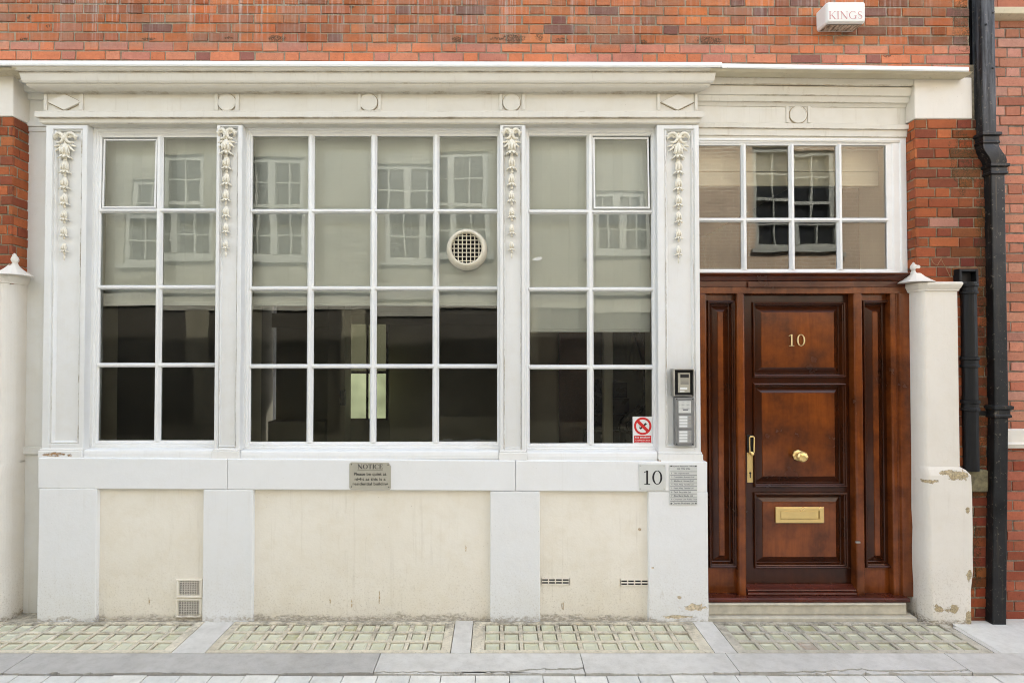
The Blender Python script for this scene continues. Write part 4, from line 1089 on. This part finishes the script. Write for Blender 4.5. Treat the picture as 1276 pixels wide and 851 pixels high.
for k in range(4):
    xx, zz = q[0] - a_ * .9 + .004 * math.sin(k * 2), q[1] - a_ * .55 + k * .012
    mb.add([(xx - .002, Yf2 - .0003, zz), (xx + .002, Yf2 - .0003, zz), (xx + .003, Yf2 - .0003, zz + .009), (xx - .001, Yf2 - .0003, zz + .009)], [(0, 1, 2, 3)])
mb.build('cigarette', M['black'], t)
mb = MB(); mb.pbox(790.2, 542.6, 811.4, 551.6, Yf2 - .0002, .0007); mb.build('caption_panel', M['red'], t)
mb = MB(); font_mesh(mb, 'No smoking', 791.4, 543.5, 810.2, 546.6, Yf2 - .0012); font_mesh(mb, 'It is against the law to', 791.8, 547.6, 809.8, 549.0, Yf2 - .0012); font_mesh(mb, 'smoke in these premises', 791.8, 549.6, 809.8, 551.0, Yf2 - .0012)
mb.build('caption', M['white'], t)

# scrap of torn white sticker on the glass
c = at(669, 322.5, .1085)
mb = MB(); mb.prism_y([at(*q, .1095) for q in ((663, 323.5), (665, 322), (669.5, 320.8), (673, 319.7), (674, 321), (676.5, 321.5), (673, 324.2), (668, 325), (665, 324.6))], .1095, .111)
o = mb.build('sticker_scrap', M['plate']); tag(o, 'torn scrap of white sticker on the pane left of the no smoking window bars', 'sticker')
o['label'] = 'torn scrap of white sticker on a right-hand window pane above the blind bar'
# loose wire on the pier cap
mb = MB(); Q = [(1160, 322, -.01), (1163, 328, -.02), (1168, 331, -.02), (1173, 322, -.02), (1174.5, 327, -.025), (1179, 334, -.03), (1184, 345, -.03)]
mb.tube([(at(a, b, y)[0], y, at(a, b, y)[1]) for a, b, y in Q], .0022, 5)
o = mb.build('wire', simple('rusty_wire', (.30, .17, .08), .6, 0, .2)); tag(o, 'thin rusty loose wire against the bricks above the white pier cap', 'wire')
# entry phones on the right-hand pilaster
Yb = .032
c = at(852, 494, .0)
t = thing('entry_phone', 'small silver hooded entry phone with black face, upper of the two on the pilaster', 'intercom', (c[0], .03, c[1]))
xh0, xh1 = at(839, 475, -.02)[0], at(864.7, 475, -.02)[0]; zh0, zh1 = az(493.6, -.02), az(459.5, -.02)
mb = MB(); f = .008
mb.prism_z([(xh0 - .004, .036), (xh0 - .004, -.034), (xh0 + f, -.034), (xh0 + f, .036)], zh0, zh1); mb.box(xh1 - f * .6, xh1, -.024, .036, zh0, zh1); mb.box(xh0 + f, xh1 - f * .6, -.030, .036, zh1 - f, zh1 + .001); mb.box(xh0 + f, xh1 - f * .6, -.005, .036, zh0, zh0 + .006)
mb.build('hood', M['steel'], t, bevel=.002)
mb = MB(); mb.box(xh0 + f + .001, xh1 - f * .6 - .001, -.004, .034, zh0 + .007, zh1 - f - .001); mb.build('black_surround', M['iron'], t)
pf = lambda a, b: at(a, b, -.01)
mb = MB(); mb.pbox(845, 464.6, 860, 489.2, -.012, .01); fc = mb.build('face_plate', M['plated'], t, bevel=.002)
mb = MB(); mb.pbox(847.8, 466.2, 858.4, 470.8, -.0135, .003); mb.build('display', M['black'], fc)
mb = MB(); mb.pbox(847.5, 482.6, 856.5, 485.4, -.0135, .003); mb.pbox(847.5, 487, 853, 488.3, -.0135, .003); mb.build('name_label', M['white'], fc)
mb = MB()
for i in range(5): mb.pbox(848, 472.6 + i * 1.4, 858, 473.1 + i * 1.4, -.0128, .003)
mb.build('speaker_slot', M['greyink'], fc)
mb = MB(); k = pf(857.2, 487.4); mb.lathe([(0, -.004), (.006, -.004), (.007, .002)], (k[0], -.013, k[1]), 'Y', 12, cap=False); mb.build('call_button', M['steel'], fc)
t = thing('entry_phone', 'tall grey entry phone panel with rows of name labels, below the silver hooded one', 'intercom', (at(852, 555, 0)[0], .03, az(555, 0)))
greyp = simple('grey_metal_panel', (.24, .24, .235), .45, .5, .15)
x0, x1 = at(841.5, 525, -.012)[0], at(865.2, 525, -.012)[0]; z0, z1 = az(555, -.012), az(495.2, -.012)
mb = MB(); mb.box(x0, x1, -.012, .036, z0, z1)
body = mb.build('panel_body', greyp, t, bevel=.003)
mb = MB(); mb.pbox(845.6, 499.5, 861, 514.6, -.0145, .004); mb.build('speaker_grille', M['plate'], t, bevel=.001)
mb = MB()
for i in range(9):
    for j in range(6):
        if j == 5 and 2 < i < 7: continue
        mb.pbox(847 + i * 1.55, 501 + j * 1.7, 847.5 + i * 1.55, 501.6 + j * 1.7, -.0150, .001)
mb.pbox(851, 509.6, 857.5, 511.2, -.0152, .001); mb.build('speaker_hole', M['greyink'], t)
for g in range(2):
    y0 = 517.6 + g * 18.6
    mb = MB(); mb.pbox(845.6, y0, 861.6, y0 + 15.6, -.0135, .003); bank = mb.build('button_bank', simple('light_grey_panel', (.42, .42, .41), .45, .3, .1), t)
    for i in range(4):
        mb = MB(); mb.pbox(846.6, y0 + .9 + i * 3.7, 856.6, y0 + 3.3 + i * 3.7, -.0150, .003); mb.build('name_label', M['white'], bank)
        mb = MB()
        for q in (858.4, 860.6):
            k = at(q, y0 + 2.1 + i * 3.7, -.0135); mb.lathe([(0, -.004), (.004, -.004), (.0045, 0)], (k[0], -.0135, k[1]), 'Y', 10, cap=False)
        mb.build('call_button', M['steel'], bank)
for q in ((843.4, 497.2), (863.4, 497.4), (843.4, 553), (863.4, 553)):
    mb = MB(); screw(mb, *q, -.012, .005); mb.build('screw', M['iron'], t)

# alarm box
X0_, X1_ = at(1031.2, 15, -.135)[0] - .004, at(1078.5, 15, -.135)[0] + .004; zt, zb = az(2.5, -.135), az(28.8, -.135); zbb = az(40.2, 0)
t = thing('alarm_box', 'white plastic alarm box lettered KINGS high on the brick wall above the door', 'alarm', ((X0_ + X1_) / 2, .0, zbb))
mb = MB(); ch = .012
def sec(y, g, za, zb_): 
    return [(X0_ + g, y, zb_ + .01), (X0_ + g + .01, y, zb_), (X1_ - g - .01, y, zb_), (X1_ - g, y, zb_ + .01), (X1_ - g, y, za - .01), (X1_ - g - .01, y, za), (X0_ + g + .01, y, za), (X0_ + g, y, za - .01)]
zl = zb
mb.loft([sec(.004, 0, zt + .006, zbb), sec(-.115, .0, zt + .004, zl + .004), sec(-.135, .008, zt - .004, zl + .012)])
mb.build('housing', M['abs'], t, bevel=.004)
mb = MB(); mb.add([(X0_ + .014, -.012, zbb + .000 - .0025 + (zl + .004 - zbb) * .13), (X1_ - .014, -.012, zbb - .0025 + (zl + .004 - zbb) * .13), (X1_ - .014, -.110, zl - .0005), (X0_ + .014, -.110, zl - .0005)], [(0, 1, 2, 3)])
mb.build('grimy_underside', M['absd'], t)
mb = MB(); serif(mb, 'KINGS', 1032.5, 14.4, 1075.5, 24.4, -.1362, bold=.85); mb.build('lettering', M['pinkink'], t)

# ------------------------------------------------------------------ drainpipes
Yp0, Yp1 = -.062, .026
xu0, xu1 = at(1224, 90, Yp0)[0], at(1241, 90, Yp0)[0]; xl0, xl1 = at(1238.3, 400, Yp0)[0], at(1255.3, 400, Yp0)[0]
xb0, xb1 = at(1236, 720, Yp0)[0], at(1253.4, 720, Yp0)[0]
t = thing('drainpipe', 'square black cast iron drainpipe with a swan neck bend beside the pink brick wall', 'drainpipe', ((xb0 + xb1) / 2, -.02, 0))
def sq(x0, x1, z, g=0.0): return [(x0 - g, Yp0 - g, z), (x1 + g, Yp0 - g, z), (x1 + g, Yp1, z), (x0 - g, Yp1, z)]
mb = MB(); mb.loft([sq(xu0, xu1, az(-60, Yp0)), sq(xu0, xu1, az(166, Yp0))]); mb.build('upper_pipe', M['pipe'], t, bevel=.006)
mb = MB(); mb.loft([sq(xl0, xl1, az(212, Yp0)), sq(xl0, xl1, az(505, Yp0)), sq(xb0, xb1, -.01)]); mb.build('lower_pipe', M['pipe'], t, bevel=.006)
mb = MB(); S = []
for i in range(13):
    k = i / 12; e = k * k * (3 - 2 * k); e = e * e * (3 - 2 * e) if True else e
    z = az(178 + 30 * k, Yp0); S.append(sq(xu0 + (xl0 - xu0) * e, xu1 + (xl1 - xu1) * e, z, .004 + .010 * math.sin(PI * k)))
mb.loft(S); mb.build('swan_neck', M['pipe'], t, bevel=.003)
for (a, b, y0, y1) in ((xu0, xu1, 165, 180), (xl0, xl1, 204, 218), (xl0 - .002, xl1 - .002, 505, 521)):
    mb = MB(); za, zb_ = az(y1, Yp0), az(y0, Yp0); h = zb_ - za
    mb.loft([sq(a, b, za, .004), sq(a, b, za + h * .08, .014), sq(a, b, za + h * .22, .014), sq(a, b, za + h * .30, .008), sq(a, b, za + h * .62, .008), sq(a, b, za + h * .72, .022), sq(a, b, za + h * .95, .022), sq(a, b, zb_, .006)])
    mb.build('collar', M['pipe'], t, bevel=.002)
mb = MB(); za = az(521, Yp0); mb.box(xl0 - .075, xl0 - .004, Yp1 - .03, Yp1 + .01, za + .01, za + .05); mb.build('fixing_ear', M['pipe'], t, bevel=.012)
mb = MB()
for q in ((1237.5, 16), (1228.5, 31), (1237, 85)): k = at(q[0], q[1], Yp0); mb.lathe([(0, -.009), (.006, -.008), (.010, 0)], (k[0], Yp0, k[1]), 'Y', 8, cap=False)
mb.build('rivet', M['pipe'], t)
# thin round pipe
cx, cy = 3.545, -.02; r0 = .050
t = thing('drainpipe', 'thin round black waste pipe tucked between the white pier and the square drainpipe', 'drainpipe', (cx, cy, az(585, cy)))
mb = MB(); za, zb_ = az(586, cy), az(352, cy)
def rp_(py): return az(py, cy)
mb.lathe([(r0, za), (r0, zb_), (r0 - .006, zb_)], (cx, cy, 0), 'Z', 20); mb.build('pipe', M['iron'], t, smooth=False)
for a, b in ((367, 354), (458, 444.5), (512, 498)):
    mb = MB(); z0, z1 = rp_(a), rp_(b); h = z1 - z0
    mb.lathe([(r0 + .001, z0), (r0 + .010, z0 + .004), (r0 + .010, z0 + h * .25), (r0 + .004, z0 + h * .33), (r0 + .004, z0 + h * .66), (r0 + .012, z0 + h * .74), (r0 + .012, z1 - .003), (r0 + .002, z1)], (cx, cy, 0), 'Z', 20); mb.build('collar', M['iron'], t)
mb = MB(); x0, x1 = at(1195, 345, -.05)[0], at(1219, 345, -.05)[0]; z0, z1 = az(354, -.05), az(335, -.05)
mb.box(x0, x0 + .018, -.055, .02, z0, z1); mb.box(x1 - .02, x1, -.055, .02, z0, z1); mb.box(x0 + .018, x1 - .02, -.054, .02, z1 - .022, z1 - .001); mb.box(x0 + .018, x1 - .02, -.054, .02, z0 + .001, z0 + .016); mb.box(x0 + .01, x1 - .01, -.012, .02, z0 + .01, z1 - .01)
mb.build('hopper_head', M['iron'], t, bevel=.004)

# ------------------------------------------------------------------ neighbouring building
XN = 3.735
t = NB = thing('brick_building', 'pink brick neighbouring building at the right edge beyond the drainpipe', 'building', (4.5, .5, 0))
mb, mo = MB(), MB(); YN = .03
def nsp(row, u, z, col, r):
    if z < 1.28: return tuple(x * k for x, k in zip(col, (.70, .48, .40)))
    if z > 4.35: return tuple(x * k for x, k in zip(col, (.8, .75, .7)))
    return col
cr = .0752
bricks(mb, mo, XN, 5.0, -.02, -.02 + cr * 64, pl_front(YN), PAL_N, course=cr, seed=31, special=nsp, shift=.11)
o = mb.build('brick_wall', M['brick_pink'], t, fixn=False); mo.build('mortar', M['mortar_pink'], o, fixn=False)
mb = MB(); mb.box(3.74, 20, YN + .02, 8, 0, 8.6); mb.build('wall_body', M['brick_pink'], t)
mb = MB(); mb.prism_x([(.1, az(23, -.03)), (YN - .015, az(23, 0)), (-.03, az(17, -.03)), (-.045, az(9.5, -.04)), (YN, az(6.5, 0)), (.1, az(6.5, 0))], XN, 6); mb.build('ledge', M['soffit'], t, bevel=.003)
mb = MB(); mb.prism_x([(.1, az(559, 0)), (YN - .03, az(558.5, 0)), (YN - .045, az(553, 0)), (YN - .03, az(551, 0)), (YN - .03, az(536, 0)), (YN, az(534.5, 0)), (.1, az(534.5, 0))], xl1 + .02, 6); mb.build('string_course', M['pier'], t, bevel=.003)

# ------------------------------------------------------------------ ground: pavement, pavement lights, paving slabs
def ground_mat(name, a, b, spk=.5, bump=.6, crack=0.0, rough=.85, sc=1.0, island=False, grime=False):
    k = NT(name)
    c = k.mix(k.ramp(k.noise(1.1 * sc, 5, .6), .35, .68), a, b)
    if grime:
        y_ = k.sep()[1]
        gm_ = k.math('MULTIPLY', k.ramp(y_, -.30, -.10, .25, 1), k.ramp(k.noise(13, 6, .75), .42, .60))
        c = k.mix(k.math('MULTIPLY', gm_, .85), c, k.mix(k.noise(60, 4, .7), (.13, .12, .095), (.33, .30, .24)))
        c = k.mix(k.ramp(k.noise(48, 5, .8), .56, .66, 0, .6), c, (.24, .215, .17))
    if island:
        ri = k.n('NewGeometry').outputs['Random Per Island']
        c = k.mix(k.ramp(ri, 0, 1), a, b); c = k.mix(k.ramp(ri, .86, .88, 0, .8), c, (.56, .48, .34))
        c = k.mix(k.ramp(k.noise(2.2, 5, .65), .4, .7, 0, .5), c, k.mix(1.0, c, (.78, .78, .77), 'MULTIPLY'))
    c = k.mix(k.ramp(k.noise(11, 5, .7), .42, .75, 0, .5), c, k.mix(1.0, c, (.62, .60, .56), 'MULTIPLY'))
    c = k.mix(k.ramp(k.noise(150, 3, .6), .6, .75, 0, spk), c, (.62, .60, .55))
    c = k.mix(k.ramp(k.noise(110, 3, .7, k.mapped((1, 1, 1), (3, 1, 4))), .62, .74, 0, spk), c, (.07, .06, .05))
    h = k.math('ADD', k.noise(90, 4, .7), k.noise(16, 3, .5))
    n = k.bump(h, bump, .003)
    if crack:
        wv = k.n('VectorMath', {0: k.pos(), 1: k.n('TexNoise', {'Vector': k.pos(), 'Scale': 4.0, 'Detail': 5.0}).outputs['Color']}, operation='ADD').outputs[0]
        vd = k.n('TexVoronoi', {'Vector': wv, 'Scale': 1.15}, feature='DISTANCE_TO_EDGE').outputs['Distance']
        m = k.math('MULTIPLY', k.ramp(vd, .0, .006, 1, 0), k.ramp(k.noise(.9, 2), .48, .54, 0, crack))
        c = k.mix(m, c, (.07, .06, .05)); n = k.bump(k.math('MULTIPLY', m, -1), .7, .004, n)
    return k.principled(c, rough, normal=n, spec=.3)
M['pave'] = ground_mat('grey_mastic_pavement', (.55, .525, .475), (.66, .635, .58), .5, .6)
M['paved'] = ground_mat('darker_mastic_pavement', (.41, .39, .355), (.51, .485, .445), .5, .6)
M['slab'] = ground_mat('yorkstone_slab', (.66, .65, .60), (.80, .77, .69), .25, .4, island=True)
M['dirt'] = ground_mat('dark_joint_dirt', (.05, .045, .035), (.09, .08, .06), .3, .5)
M['concrete'] = ground_mat('pavement_light_concrete', (.76, .69, .54), (.58, .51, .38), .6, .9, 0, .9, 2.2, grime=True)
M['concreted'] = ground_mat('grimy_concrete', (.64, .59, .48), (.46, .42, .33), .6, .9, 0, .9, 2.2, grime=True)
def lens_mat():
    k = NT('greenish_glass_lens')
    rn = k.n('ObjectInfo').outputs['Random']
    g = k.n('TexCoord').outputs['Generated']
    a = k.mix(k.ramp(rn, 0, 1), (.58, .565, .37), (.70, .68, .50))
    a = k.mix(k.ramp(rn, .94, .95), a, (.46, .44, .24)); a = k.mix(k.ramp(rn, .975, .98), a, (.50, .40, .31))
    cl = k.noise(20, 3, .6)
    c = k.mix(k.ramp(cl, .35, .7, 0, .6), a, (.62, .63, .53))
    c = k.mix(k.ramp(k.noise(70, 4, .7), .6, .7, 0, .6), c, (.70, .68, .58))
    return k.principled(c, .22, normal=k.bump(k.noise(26, 3), .25, .004), coat=.3, extra={'Transmission Weight': .12, 'IOR': 1.5})
M['lens'] = lens_mat()

# one sheet of ground reaching far beyond the street
gm = MB(); gm.box(-60, 60, -70, 8, -.45, -.06); g = gm.build('ground', M['dirt']); tag(g, kind='structure')
YB, YFk = -.452, -.685        # front of the pavement lights; front of the pavement
P4 = [(-3.83, -2.185), (-1.955, -.318), (-.178, 1.45), (1.605, 3.315)]
pv = MB(); rg = random.Random(12)
def strip(x0, x1, y0, y1, z=0.0): pv.box(x0, x1, y0, y1, -.05, z)
for a, b in ((-9, -3.835), (-2.18, -1.96), (-.313, -.183), (1.455, 1.60)): strip(a, b, YB + .002, -.0 if a > -3 else .2)
# front border in pieces whose outer edge has crumbled
cuts = [-9, -3.1, -.78, .55, 1.52, 2.98, 9]
pvd = MB()
for ci, (a, b) in enumerate(zip(cuts[:-1], cuts[1:])):
    tgt = pvd if ci < 2 else pv
    n = max(6, int((b - a) / .03)); O = []; C = []; jag = .02
    for i in range(n + 1):
        x = a + .0025 + (b - a - .005) * i / n + (rg.uniform(-.008, .008) if 0 < i < n else 0)
        base = YFk + (.006 * math.sin(x * 5) + rg.uniform(-.003, .006))
        if rg.random() < .10: base += rg.uniform(.005, .022)
        jag = min(.062, max(.012, jag + rg.uniform(-.012, .012)))
        O.append((x, base)); C.append((x, YFk + .012 + jag + .01 * math.sin(x * 3.1)))
    back = [(b - .0025, YB - .001), (a + .0025, YB - .001)]
    if ci in (2, 4):
        tgt.prism_z(C + back, -.05, .0)
        for q in range(0, n, 9):                         # loosened fringe pieces
            e = min(q + 9, n)
            FR = O[q:e + 1] + [(x - (.003 if x == C[e][0] else 0), y - rg.uniform(.006, .014)) for x, y in C[q:e + 1][::-1]]
            tgt.prism_z(FR, -.05, -.001 - rg.uniform(0, .004))
    else: tgt.prism_z(O + back, -.05, .0)
o = pvd.build('pavement', M['paved']); tag(o, kind='structure')
strip(3.325, 3.36, YB + .002, -.10)
p = pv.build('pavement', M['pave'], fixn=True); tag(p, kind='structure')
pv2 = MB(); r = random.Random(5)
x = 3.365
for (w, l) in ((.62, .30), (.7, .5), (.9, .5), (1, .5), (1.2, .5)):
    pv2.box(x, x + w - .008, YB + .003 if x > 3.5 else YB + .003, .03, -.05, .0); x += w
o = pv2.build('pavement_slab', M['slab'], bevel=.004); tag(o, kind='structure')
bk = MB()
bk.box(-9, 3.4, -.022, .2, -.06, -.012); bk.build('pavement_edge', M['concreted'])
tag(bpy.data.objects['pavement_edge'], kind='structure')
# slabs laid end-on towards the street
sl = MB(); r = random.Random(8); x = -5.0
while x < 5.2:
    w = r.uniform(.190, .215); y = YFk - .012 - (0 if True else 0); first = True
    while y > -7.2:
        l = r.uniform(.16, .55) if first else r.uniform(.25, .6); first = False
        z = r.uniform(-.004, .002)
        sl.box(x + .002, x + w - .0025, y - l + .0035, y, -.06, -.006 + z); y -= l
    x += w
o = sl.build('paving_slabs', M['slab'], bevel=.0035); tag(o, kind='structure')

lens_src = None; frames = []
desc = ['pavement light of greenish glass lenses at the left end, below the narrow window', 'pavement light of greenish glass lenses below the widest window',
        'pavement light of pale green lenses below the notice-free right end of the bay', 'worn pavement light in front of the mahogany door']
desc[2] = 'pavement light of pale green glass lenses below the two slotted wall vents'
for pi_, (a, b) in enumerate(P4):
    t = thing('pavement_light', desc[pi_], 'pavement light', ((a + b) / 2, (YB - .02) / 2, 0), 'glass pavement lights along the wall')
    nx = 12 if pi_ != 2 else 11; y0, y1 = YB + .004, -.024; mx = .05 if pi_ != 2 else .075
    my = .022; px_, py_ = (b - a - 2 * mx) / nx, (y1 - y0 - 2 * my) / 3
    fr = MB(); rr = random.Random(pi_ + 40); zt = .003; g = .0135
    ys = [y0 + my + j * py_ for j in range(4)]; xs = [a + mx + i * px_ for i in range(nx + 1)]
    sk = -.0 * (pi_ - 1.5)
    # frame as a lumpy grid: border strips and ribs that do not overlap
    fr.box(a, b, y0, ys[0] + g, -.05, zt); fr.box(a, b, ys[3] - g, y1, -.05, zt)
    fr.box(a, xs[0] + g, ys[0] + g, ys[3] - g, -.05, zt - .0005); fr.box(xs[-1] - g, b, ys[0] + g, ys[3] - g, -.05, zt - .0005)
    for j in (1, 2): fr.box(xs[0] + g, xs[-1] - g, ys[j] - g, ys[j] + g, -.05, zt - .001 - rr.uniform(0, .002))
    for i in range(1, nx):
        for j in range(3): fr.box(xs[i] - g - rr.uniform(-.003, .003), xs[i] + g + rr.uniform(-.003, .003), ys[j] + g, ys[j + 1] - g, -.05, zt - .0015 - rr.uniform(0, .003))
    fr.build('frame', M['concrete'] if pi_ != 3 else M['concreted'], t, bevel=.003)
    for i in range(nx):
        for j in range(3):
            c = ((xs[i] + xs[i + 1]) / 2 + rr.uniform(-.002, .002), (ys[j] + ys[j + 1]) / 2 + rr.uniform(-.002, .002))
            if lens_src is None:
                hw, hd = px_ / 2 - g - .003, py_ / 2 - g - .003
                lm = MB(); L3 = t.location
                def S(k, z): return [(L3.x + sx * (hw - k), L3.y + sy * (hd - k), z) for sx, sy in ((-1, -1), (-.8, -1.0), (.8, -1), (1, -1), (1, .8), (1, 1), (-1, 1), (-1, .8))]
                lm.loft([S(0, -.04), S(0, -.006), S(.003, .0), S(.012, .0), S(.020, -.006)])
                lens_src = lm.build('glass_lens', M['lens'], t, bevel=.003); o = lens_src
            else:
                o = lens_src.copy(); COL.objects.link(o); o.parent = t
            o.location = (c[0] - t.location.x, c[1] - t.location.y, rr.uniform(-.008, -.002))
            s_ = rr.uniform(.94, 1.04); o.scale = ((px_ / 2 - g - .003) / hw * s_, (py_ / 2 - g - .003) / hd * rr.uniform(.95, 1.03), 1); o.rotation_euler = (rr.uniform(-.015, .015), rr.uniform(-.015, .015), rr.uniform(-.02, .02))

# ------------------------------------------------------------------ building across the street (seen mirrored in the panes)
YO = -7.4
t = thing('brick_building', 'brown brick building across the street with white sash windows, mirrored in the panes', 'building', (0, YO, 0))
def street_brick(name, c1, c2, mo_, dk):
    k = NT(name)
    bt = k.n('TexBrick', {'Vector': k.mapped((1, 1, 1), (0, 0, 0), (R(90), 0, 0)), 'Color1': (*c1, 1), 'Color2': (*c2, 1), 'Mortar': (*mo_, 1), 'Scale': 1.0, 'Mortar Size': .010, 'Brick Width': .23, 'Row Height': .075})
    k.principled(k.mix(k.ramp(k.noise(1.2, 5), .38, .68, 0, .7), bt.outputs[0], dk), .85); return k
opp = street_brick('olive_stock_brick', (.27, .255, .185), (.22, .205, .15), (.34, .33, .27), (.15, .14, .10))
tanb = street_brick('tan_brick', (.56, .40, .26), (.42, .29, .185), (.70, .64, .52), (.38, .28, .20)).m
oldp = simple('greyed_window_paint', (.36, .365, .32), .6, 0, .25, 3)
fasc = simple('pale_stone_fascia', (.36, .345, .28), .8, 0, .15, 4); darkf = simple('dark_shopfront', (.045, .038, .026), .5, 0, .2, 5)
wins = [(-7.9, -6.2, 4.05, 6.1, 2), (-5.5, -4.1, 4.05, 6.1, 2), (-2.55, -.15, 4.0, 6.25, 3), (2.0, 3.2, 4.2, 6.3, 2), (5.4, 7.25, 4.2, 6.4, 2)]
mb = MB(); xs = [-30]
for w in wins: xs += [w[0], w[1]]
xs.append(11)
for i in range(0, len(xs), 2): mb.box(xs[i], min(xs[i + 1], 4.2), YO - .4, YO, 3.55, 7.6) if xs[i] < 4 else None
for w in wins:
    if w[0] < 4: mb.box(w[0], w[1], YO - .4, YO, 3.55, w[2]); mb.box(w[0], w[1], YO - .4, YO, w[3], 7.6)
mb.box(-30, 11, YO - 6, YO - .5, 0, 7.6); mb.build('wall', opp.m, t)
mb = MB(); w = wins[-1]
mb.box(4.203, w[0], YO - .4, YO, 3.55, 7.6); mb.box(w[1], 11, YO - .4, YO, 3.55, 7.6); mb.box(w[0], w[1], YO - .4, YO, 3.55, w[2]); mb.box(w[0], w[1], YO - .4, YO, w[3], 7.6); mb.build('wall', tanb, t)
mb = MB(); mb.box(-30, 11, YO - .3, YO + .12, 3.25, 3.55); mb.box(-30, 11, YO - .3, YO + .04, 2.9, 3.25); mb.build('stone_band', fasc, t)
mb = MB(); mb.box(-30, 11, YO - .3, YO - .02, 0, 2.9); mb.build('shop_base', darkf, t)
mb = MB(); mb.box(-30, 11, YO - .3, YO + .02, .0, .45)
for x in (-6.5, -3.2, .4, 3.8, 7.2): mb.box(x, x + .5, YO - .2, YO + .03, .452, 2.9)
mb.build('stone_base', M['room'], t)
dg_ = simple('dark_window', (.02, .022, .025), .05, 0, .1)
for (x0, x1, z0, z1, n) in wins:
    mb = MB(); y = YO - .06
    for a, b, c_, d in ((x0, x0 + .10, z0, z1), (x1 - .10, x1, z0, z1), (x0 + .1, x1 - .1, z0, z0 + .10), (x0 + .1, x1 - .1, z1 - .1, z1)): mb.box(a, b, y - .1, y, c_, d)
    for k in range(1, n): xm = x0 + (x1 - x0) * k / n; mb.box(xm - .07, xm + .07, y - .1, y + .02, z0 + .101, z1 - .101)
    mb.box(x0 + .1, x1 - .1, y - .09, y - .01, (z0 + z1) / 2 - .035, (z0 + z1) / 2 + .035)
    for k in range(n):
        xa, xb_ = x0 + (x1 - x0) * k / n, x0 + (x1 - x0) * (k + 1) / n
        xm = (xa + xb_) / 2; mb.box(xm - .014, xm + .014, y - .08, y - .02, z0 + .1, z1 - .1)
        for zq in (.25, .75): mb.box(xa + .06, xb_ - .06, y - .078, y - .022, z0 + (z1 - z0) * zq - .014, z0 + (z1 - z0) * zq + .014)
    mb.box(x0 - .08, x1 + .08, YO - .1, YO + .09, z0 - .09, z0 - .005)
    w = mb.build('window', oldp, t)
    mb = MB(); mb.box(x0, x1, y - .16, y - .12, z0, z1); mb.build('pane', dg_, w)

# ------------------------------------------------------------------ camera, sky and sun
cam = bpy.data.cameras.new('camera'); co = bpy.data.objects.new('camera', cam); COL.objects.link(co)
cam.sensor_width = 36.0; cam.sensor_fit = 'HORIZONTAL'; cam.lens = F / W * 36.0
cam.shift_x = (W / 2 - CX) / W; cam.shift_y = (CY - H / 2) / W
co.location = (0, CAMY, CAMZ); co.rotation_euler = (R(90) + PITCH, 0, 0)
cam.clip_start = .05; cam.clip_end = 500
scene.camera = co
EL, AZ = 40, 8
wd = bpy.data.worlds.new('World'); scene.world = wd; wd.use_nodes = True
nt = wd.node_tree; bg = nt.nodes['Background']; sky = nt.nodes.new('ShaderNodeTexSky'); sky.sky_type = 'NISHITA'; sky.sun_disc = False
sky.sun_elevation = R(EL); sky.sun_rotation = R(AZ); sky.air_density = 1.0; sky.dust_density = 2.5; sky.ozone_density = .6
hs = nt.nodes.new('ShaderNodeHueSaturation'); hs.inputs['Saturation'].default_value = .46; nt.links.new(sky.outputs[0], hs.inputs['Color']); nt.links.new(hs.outputs[0], bg.inputs[0]); bg.inputs[1].default_value = .15
sun = bpy.data.lights.new('sun', 'SUN'); sun.energy = 2.5; sun.angle = R(.6); sun.color = (1, .97, .93)
so = bpy.data.objects.new('sun', sun); COL.objects.link(so)
# sun stands behind the building (north-east of +Y): light travels towards the camera side of the street
d = Vector((-math.sin(R(AZ)) * math.cos(R(EL)), -math.cos(R(AZ)) * math.cos(R(EL)), -math.sin(R(EL))))
so.rotation_euler = d.to_track_quat('-Z', 'Y').to_euler(); so.location = (2, 8, 14)
scene.view_settings.view_transform = 'Standard'; scene.view_settings.look = 'None'; scene.view_settings.gamma = 1.0
scene.view_settings.exposure = 2.66
cy_ = scene.cycles
cy_.max_bounces = 8; cy_.diffuse_bounces = 4; cy_.glossy_bounces = 4; cy_.transparent_max_bounces = 12; cy_.transmission_bounces = 4
cy_.use_denoising = True; cy_.denoising_prefilter = 'ACCURATE'; cy_.filter_width = 1.0; cy_.adaptive_threshold = .02; cy_.caustics_reflective = False; cy_.caustics_refractive = False; cy_.sample_clamp_indirect = 6
